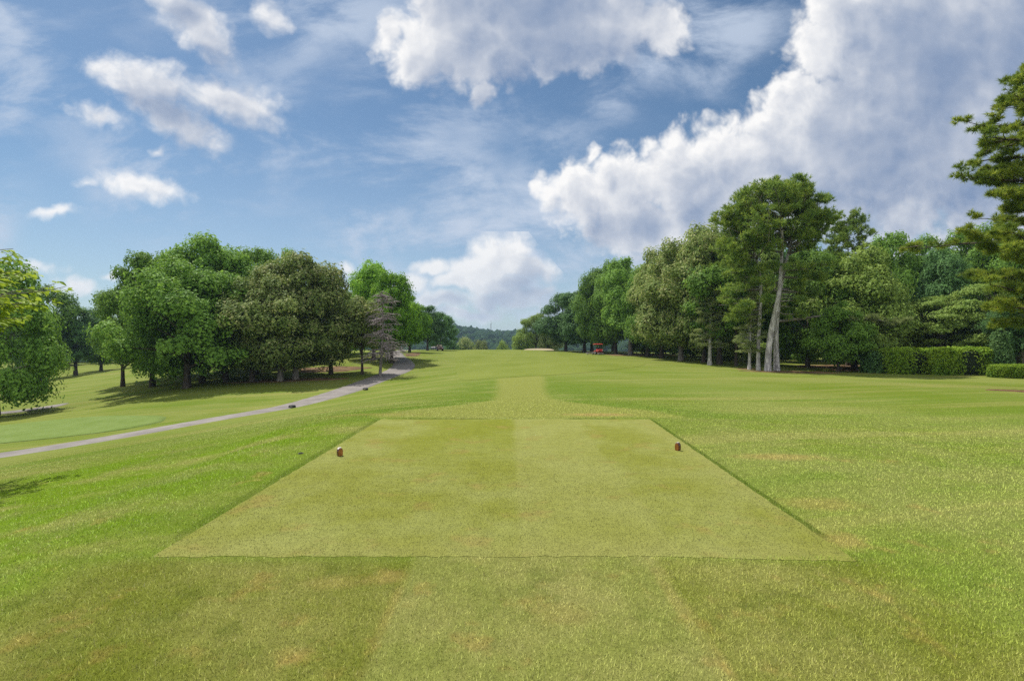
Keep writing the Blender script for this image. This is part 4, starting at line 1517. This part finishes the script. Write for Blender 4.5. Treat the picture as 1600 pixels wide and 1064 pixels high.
class MB:
    def __init__(self): self.bm = bmesh.new()

    def box(self, c, s, bev=.02, rot=None):
        b = bmesh.new()
        bmesh.ops.create_cube(b, size=1)
        for v in b.verts: v.co = Vector((v.co.x * s[0], v.co.y * s[1], v.co.z * s[2]))
        if bev: bmesh.ops.bevel(b, geom=b.edges[:], offset=min(bev, min(s) * .3), segments=2, affect='EDGES', profile=.6)
        mt = Matrix.Translation(c) @ (Matrix.Rotation(rot[0], 4, rot[1]) if rot else Matrix())
        b.transform(mt)
        self._join(b)
        return self

    def prism(self, prof, y0, y1, axis='Y', bev=.02):
        """profile in (x, z) pulled along y"""
        b = bmesh.new()
        lo = [b.verts.new((p[0], y0, p[1])) for p in prof]
        hi = [b.verts.new((p[0], y1, p[1])) for p in prof]
        b.faces.new(lo); b.faces.new(hi[::-1])
        n = len(prof)
        for i in range(n): b.faces.new((lo[i], hi[i], hi[(i + 1) % n], lo[(i + 1) % n]))
        bmesh.ops.recalc_face_normals(b, faces=b.faces[:])
        if bev: bmesh.ops.bevel(b, geom=b.edges[:], offset=bev, segments=2, affect='EDGES', profile=.6)
        if axis == 'X': b.transform(Matrix.Rotation(R(90), 4, 'Z'))
        self._join(b)
        return self

    def cyl(self, c, r, h, axis='Y', seg=20, r2=None):
        b = bmesh.new()
        bmesh.ops.create_cone(b, cap_ends=True, segments=seg, radius1=r, radius2=r if r2 is None else r2, depth=h)
        bmesh.ops.bevel(b, geom=[e for e in b.edges if len(e.link_faces) == 2 and max(len(f.verts) for f in e.link_faces) > 4], offset=min(r, h) * .15, segments=2, affect='EDGES')
        if axis == 'Y': b.transform(Matrix.Rotation(R(90), 4, 'X'))
        if axis == 'X': b.transform(Matrix.Rotation(R(90), 4, 'Y'))
        b.transform(Matrix.Translation(c))
        self._join(b)
        return self

    def bar(self, a, b_, r):
        a, b_ = Vector(a), Vector(b_)
        d = b_ - a
        b = bmesh.new()
        bmesh.ops.create_cone(b, cap_ends=True, segments=10, radius1=r, radius2=r, depth=d.length)
        b.transform(Matrix.Translation((a + b_) / 2) @ d.to_track_quat('Z', 'Y').to_matrix().to_4x4())
        self._join(b)
        return self

    def _join(self, b):
        me = bpy.data.meshes.new('tmp')
        b.to_mesh(me); b.free()
        self.bm.from_mesh(me)
        bpy.data.meshes.remove(me)

    def build(self, name, mat, parent=None):
        me = bpy.data.meshes.new(name)
        self.bm.to_mesh(me); self.bm.free()
        me.materials.append(mat)
        for p in me.polygons: p.use_smooth = False
        return mesh_obj(name, me, parent)


def wheel(root, c, r, w_):
    t = MB().cyl(c, r, w_, 'X', 24).build('wheel', M['tyre'], root)
    MB().cyl(c, r * .55, w_ + .03, 'X', 18).build('rim', M['rim'], t)


# red canopy mower, facing the camera
def red_mower():
    x, y, z = at(935.5, 88)
    r = empty('fairway_mower', (x, y, z), R(8))
    MB().prism([(-.80, .55), (-.95, .75), (-.90, 1.02), (-.30, 1.10), (.10, 1.02), (.10, .55)], -.55, .55, 'X').build('hood', M['red'], r)
    MB().box((0, .75, .62), (1.0, 1.5, .35)).build('chassis', M['red'], r)
    s = MB().box((0, .55, .95), (.55, .5, .14), .05)
    s.box((0, .82, 1.2), (.55, .14, .5), .05)
    s.build('seat', M['black'], r)
    for sx in (-.62, .62):
        for sy in (.1, 1.2):
            MB().bar((sx, sy, .7), (sx, sy, 2.0), .03).build('canopy_post', M['black'], r)
    MB().prism([(-.25, 2.0), (-.2, 2.10), (.6, 2.16), (1.35, 2.10), (1.4, 2.0)], -.78, .78, 'X', .025).build('canopy', M['red'], r)
    MB().bar((0, -.05, .95), (0, .22, 1.25), .025).cyl((0, .24, 1.26), .19, .04, 'Y').build('steering_wheel', M['black'], r)
    for sx in (-.42, .42):
        MB().cyl((sx, -.97, .84), .08, .05, 'Y', 14).build('headlight', M['lamp'], r)
    for sx in (-.72, .72):
        wheel(r, (sx, -.35, .36), .36, .26)
        wheel(r, (sx, 1.35, .30), .30, .22)
    MB().box((0, -1.25, .28), (1.2, .55, .22), .06).box((0, -1.5, .2), (1.15, .1, .16), .03).build('front_deck', M['steel'], r)
    w_ = MB().box((-1.75, .1, .30), (1.5, .75, .2), .05)
    w_.box((-1.75, .1, .43), (1.0, .4, .1), .03)
    w_.bar((-.6, .3, .55), (-1.5, .1, .42), .05)
    w_.cyl((-2.3, -.25, .17), .16, .1, 'X').cyl((-1.3, -.25, .17), .16, .1, 'X')
    w_.build('wing_deck', M['steel'], r)
    r.scale = (.9, .9, .9)
    tag(r, 'red ride-on mower with red canopy and a cutting wing out to the left', 'mower')


red_mower()


def golf_cart(px, d, body, roof, label, rz):
    x, y, z = at(px, d)
    r = empty('golf_cart', (x, y, z), rz)
    MB().prism([(-1.15, .30), (-1.18, .52), (-.95, .74), (-.55, .80), (-.50, .34), (.35, .34), (.40, .72), (1.10, .74), (1.16, .34)], -.56, .56, 'X', .02).build('body', body, r)
    s = MB().box((0, .45, .80), (1.0, .48, .12), .04)
    s.box((0, .74, 1.05), (1.0, .12, .42), .04)
    s.build('seat', M['beige'], r)
    if roof:
        for sx in (-.5, .5):
            MB().bar((sx, -.75, .75), (sx, -.35, 1.72), .022).build('roof_post', M['black'], r)
            MB().bar((sx, .95, .75), (sx, .85, 1.72), .022).build('roof_post', M['black'], r)
        MB().box((0, .25, 1.77), (1.2, 1.6, .08), .03).build('roof', roof, r)
    MB().bar((-.25, -.55, .8), (-.25, -.2, 1.05), .02).cyl((-.25, -.18, 1.06), .17, .035, 'Y').build('steering_wheel', M['black'], r)
    for sx in (-.38, .38):
        MB().cyl((sx, -1.12, .60), .075, .06, 'Y', 14).build('headlight', M['lamp'], r)
    for sx in (-.52, .52):
        wheel(r, (sx, -.80, .23), .23, .18)
        wheel(r, (sx, .78, .23), .23, .18)
    b = MB().cyl((-.22, 1.25, .85), .13, .8, 'Z', 14).cyl((.22, 1.25, .85), .13, .8, 'Z', 14)
    b.build('golf_bags', M['white'], r)
    tag(r, label, 'golf cart', 'golf carts at the crest of the fairway')
    return r


golf_cart(687.5, 103, M['grey_body'], None, 'low dark maroon roofless golf cart on the grass, the nearer of two at the crest', R(15))
golf_cart(679.0, 127, M['navy'], M['navy'], 'dark navy golf cart half hidden beyond the crest', R(-10))


# tee markers: short glossy logs with slanted tops
def wood_mat(name, a, b):
    m_, N, out = new_mat(name)
    tc = N.node('ShaderNodeTexCoord')
    P = N.vm('MULTIPLY', tc.outputs['Object'], (1, 1, .2))
    n1 = N.noise(P, 60, 4, .6, .6)
    c = N.mix(N.ss(n1, .35, .65), a, b)
    principled(N, out, c, .28, .5)
    return m_


M['wood_dark'] = wood_mat('varnished_red_wood', (.045, .012, .010, 1), (.12, .03, .022, 1))
M['wood_face'] = wood_mat('cut_orange_wood', (.20, .065, .012, 1), (.36, .13, .03, 1))
M['tee_sheen'] = plain_mat('pale_marker_top', (.62, .55, .50, 1), .3, .5)  # pale marker top: bright sheen put into the colour


def tee_marker(px, d, rz, label):
    x, y, z = at(px, d)
    r = empty('tee_marker', (x, y, z), rz)
    prof = [(-.036, 0), (-.044, .03), (-.044, .085), (-.034, .115), (-.012, .132), (.016, .134), (.036, .118), (.044, .088), (.044, .03), (.036, 0)]
    MB().prism(prof, -.030, .034, 'Y', .008).build('body', M['wood_dark'], r)
    MB().prism([(p[0] * .86, .008 + p[1] * .86) for p in prof], -.037, -.0305, 'Y', .002).build('cut_face', M['wood_face'], r)
    MB().prism([(-.034, .1160), (-.012, .1335), (.016, .1355), (.020, .141), (-.014, .140), (-.038, .120)], -.024, .030, 'Y', .001).build('cap', M['tee_sheen'], r)
    r.scale = (.86, .86, .90)
    tag(r, label, 'tee marker', 'tee markers')


tee_marker(531, 7.35, R(42), 'small varnished wooden tee marker near the left edge of the tee, orange cut face showing')
tee_marker(1059, 7.72, R(-52), 'small narrow dark wooden tee marker near the right edge of the tee')


# black blocks along the path kerb
def kerb_block(px, d, rz, label):
    x, y, z = at(px, d)
    r = empty('kerb_block', (x, y, z + .03), rz)
    b = MB().prism([(-.19, 0), (-.17, .13), (-.10, .16), (.10, .16), (.17, .13), (.19, 0)], -.11, .11, 'Y', .012)
    b.build('block', M['black'], r)
    MB().box((0, -.115, .085), (.22, .012, .05), .003).build('reflector', M['steel'], r)
    tag(r, label, 'kerb block', 'black blocks beside the cart path')


kerb_block(456.5, 30.3, R(-18), 'small black block on the cart path edge, nearer of the two')
kerb_block(571, 39.0, R(-22), 'small black block on the cart path edge, farther one before the bend')

# sunken sprinkler head left of the tee
x, y, z = at(470, 7.5)
r = empty('sprinkler_head', (x, y, z))
MB().cyl((0, 0, .000), .055, .03, 'Z', 20).build('body', M['black'], r)
MB().cyl((0, 0, .014), .035, .02, 'Z', 16).build('cap', M['tyre'], r)
r.scale = (.75, .75, .75)
tag(r, 'small dark sunken sprinkler head in the rough left of the tee', 'sprinkler')

# thin mast on the far hill
x, y = (767 - CX) / FOC * 905, 905
r = empty('radio_mast', (x, y, 4))
mb = MB()
for k in range(3):
    a = k * 2.094
    mb.bar((math.cos(a) * 1.0, math.sin(a) * 1.0, 0), (math.cos(a) * .5, math.sin(a) * .5, 29), .22)
for k in range(12):
    zz = k * 2.4; q = 1.0 - .5 * zz / 29
    for j in range(3):
        a, b = j * 2.094, (j + 1) * 2.094
        mb.bar((math.cos(a) * q, math.sin(a) * q, zz), (math.cos(b) * q, math.sin(b) * q, zz + 2.4), .12)
mb.build('lattice', M['steel'], r)
MB().bar((0, 0, 28.5), (0, 0, 33), .15).build('antenna', M['steel'], r)
tag(r, 'thin radio mast on the ridge of the far wooded hill', 'mast')


# ------------------------------------------------------------------ haze
def haze():
    m_ = bpy.data.materials.new('haze')
    m_.use_nodes = True
    t = m_.node_tree
    t.nodes.clear()
    v = t.nodes.new('ShaderNodeVolumePrincipled')
    v.inputs['Color'].default_value = (.50, .70, .95, 1)
    v.inputs['Density'].default_value = .00020
    v.inputs['Anisotropy'].default_value = .2
    o = t.nodes.new('ShaderNodeOutputMaterial')
    t.links.new(v.outputs[0], o.inputs['Volume'])
    m_.volume_intersection_method if False else None
    b = bmesh.new()
    bmesh.ops.create_cube(b, size=1)
    x0, x1, y0, y1, z0, z1 = -3200, 3200, -600, 3200, -27, 48
    for q in b.verts:
        q.co = Vector((x0 if q.co.x < 0 else x1, y0 if q.co.y < 0 else y1, z0 if q.co.z < 0 else z1))
    me = bpy.data.meshes.new('haze')
    b.to_mesh(me); b.free()
    me.materials.append(m_)
    tag(mesh_obj('haze', me), kind='stuff')


haze()
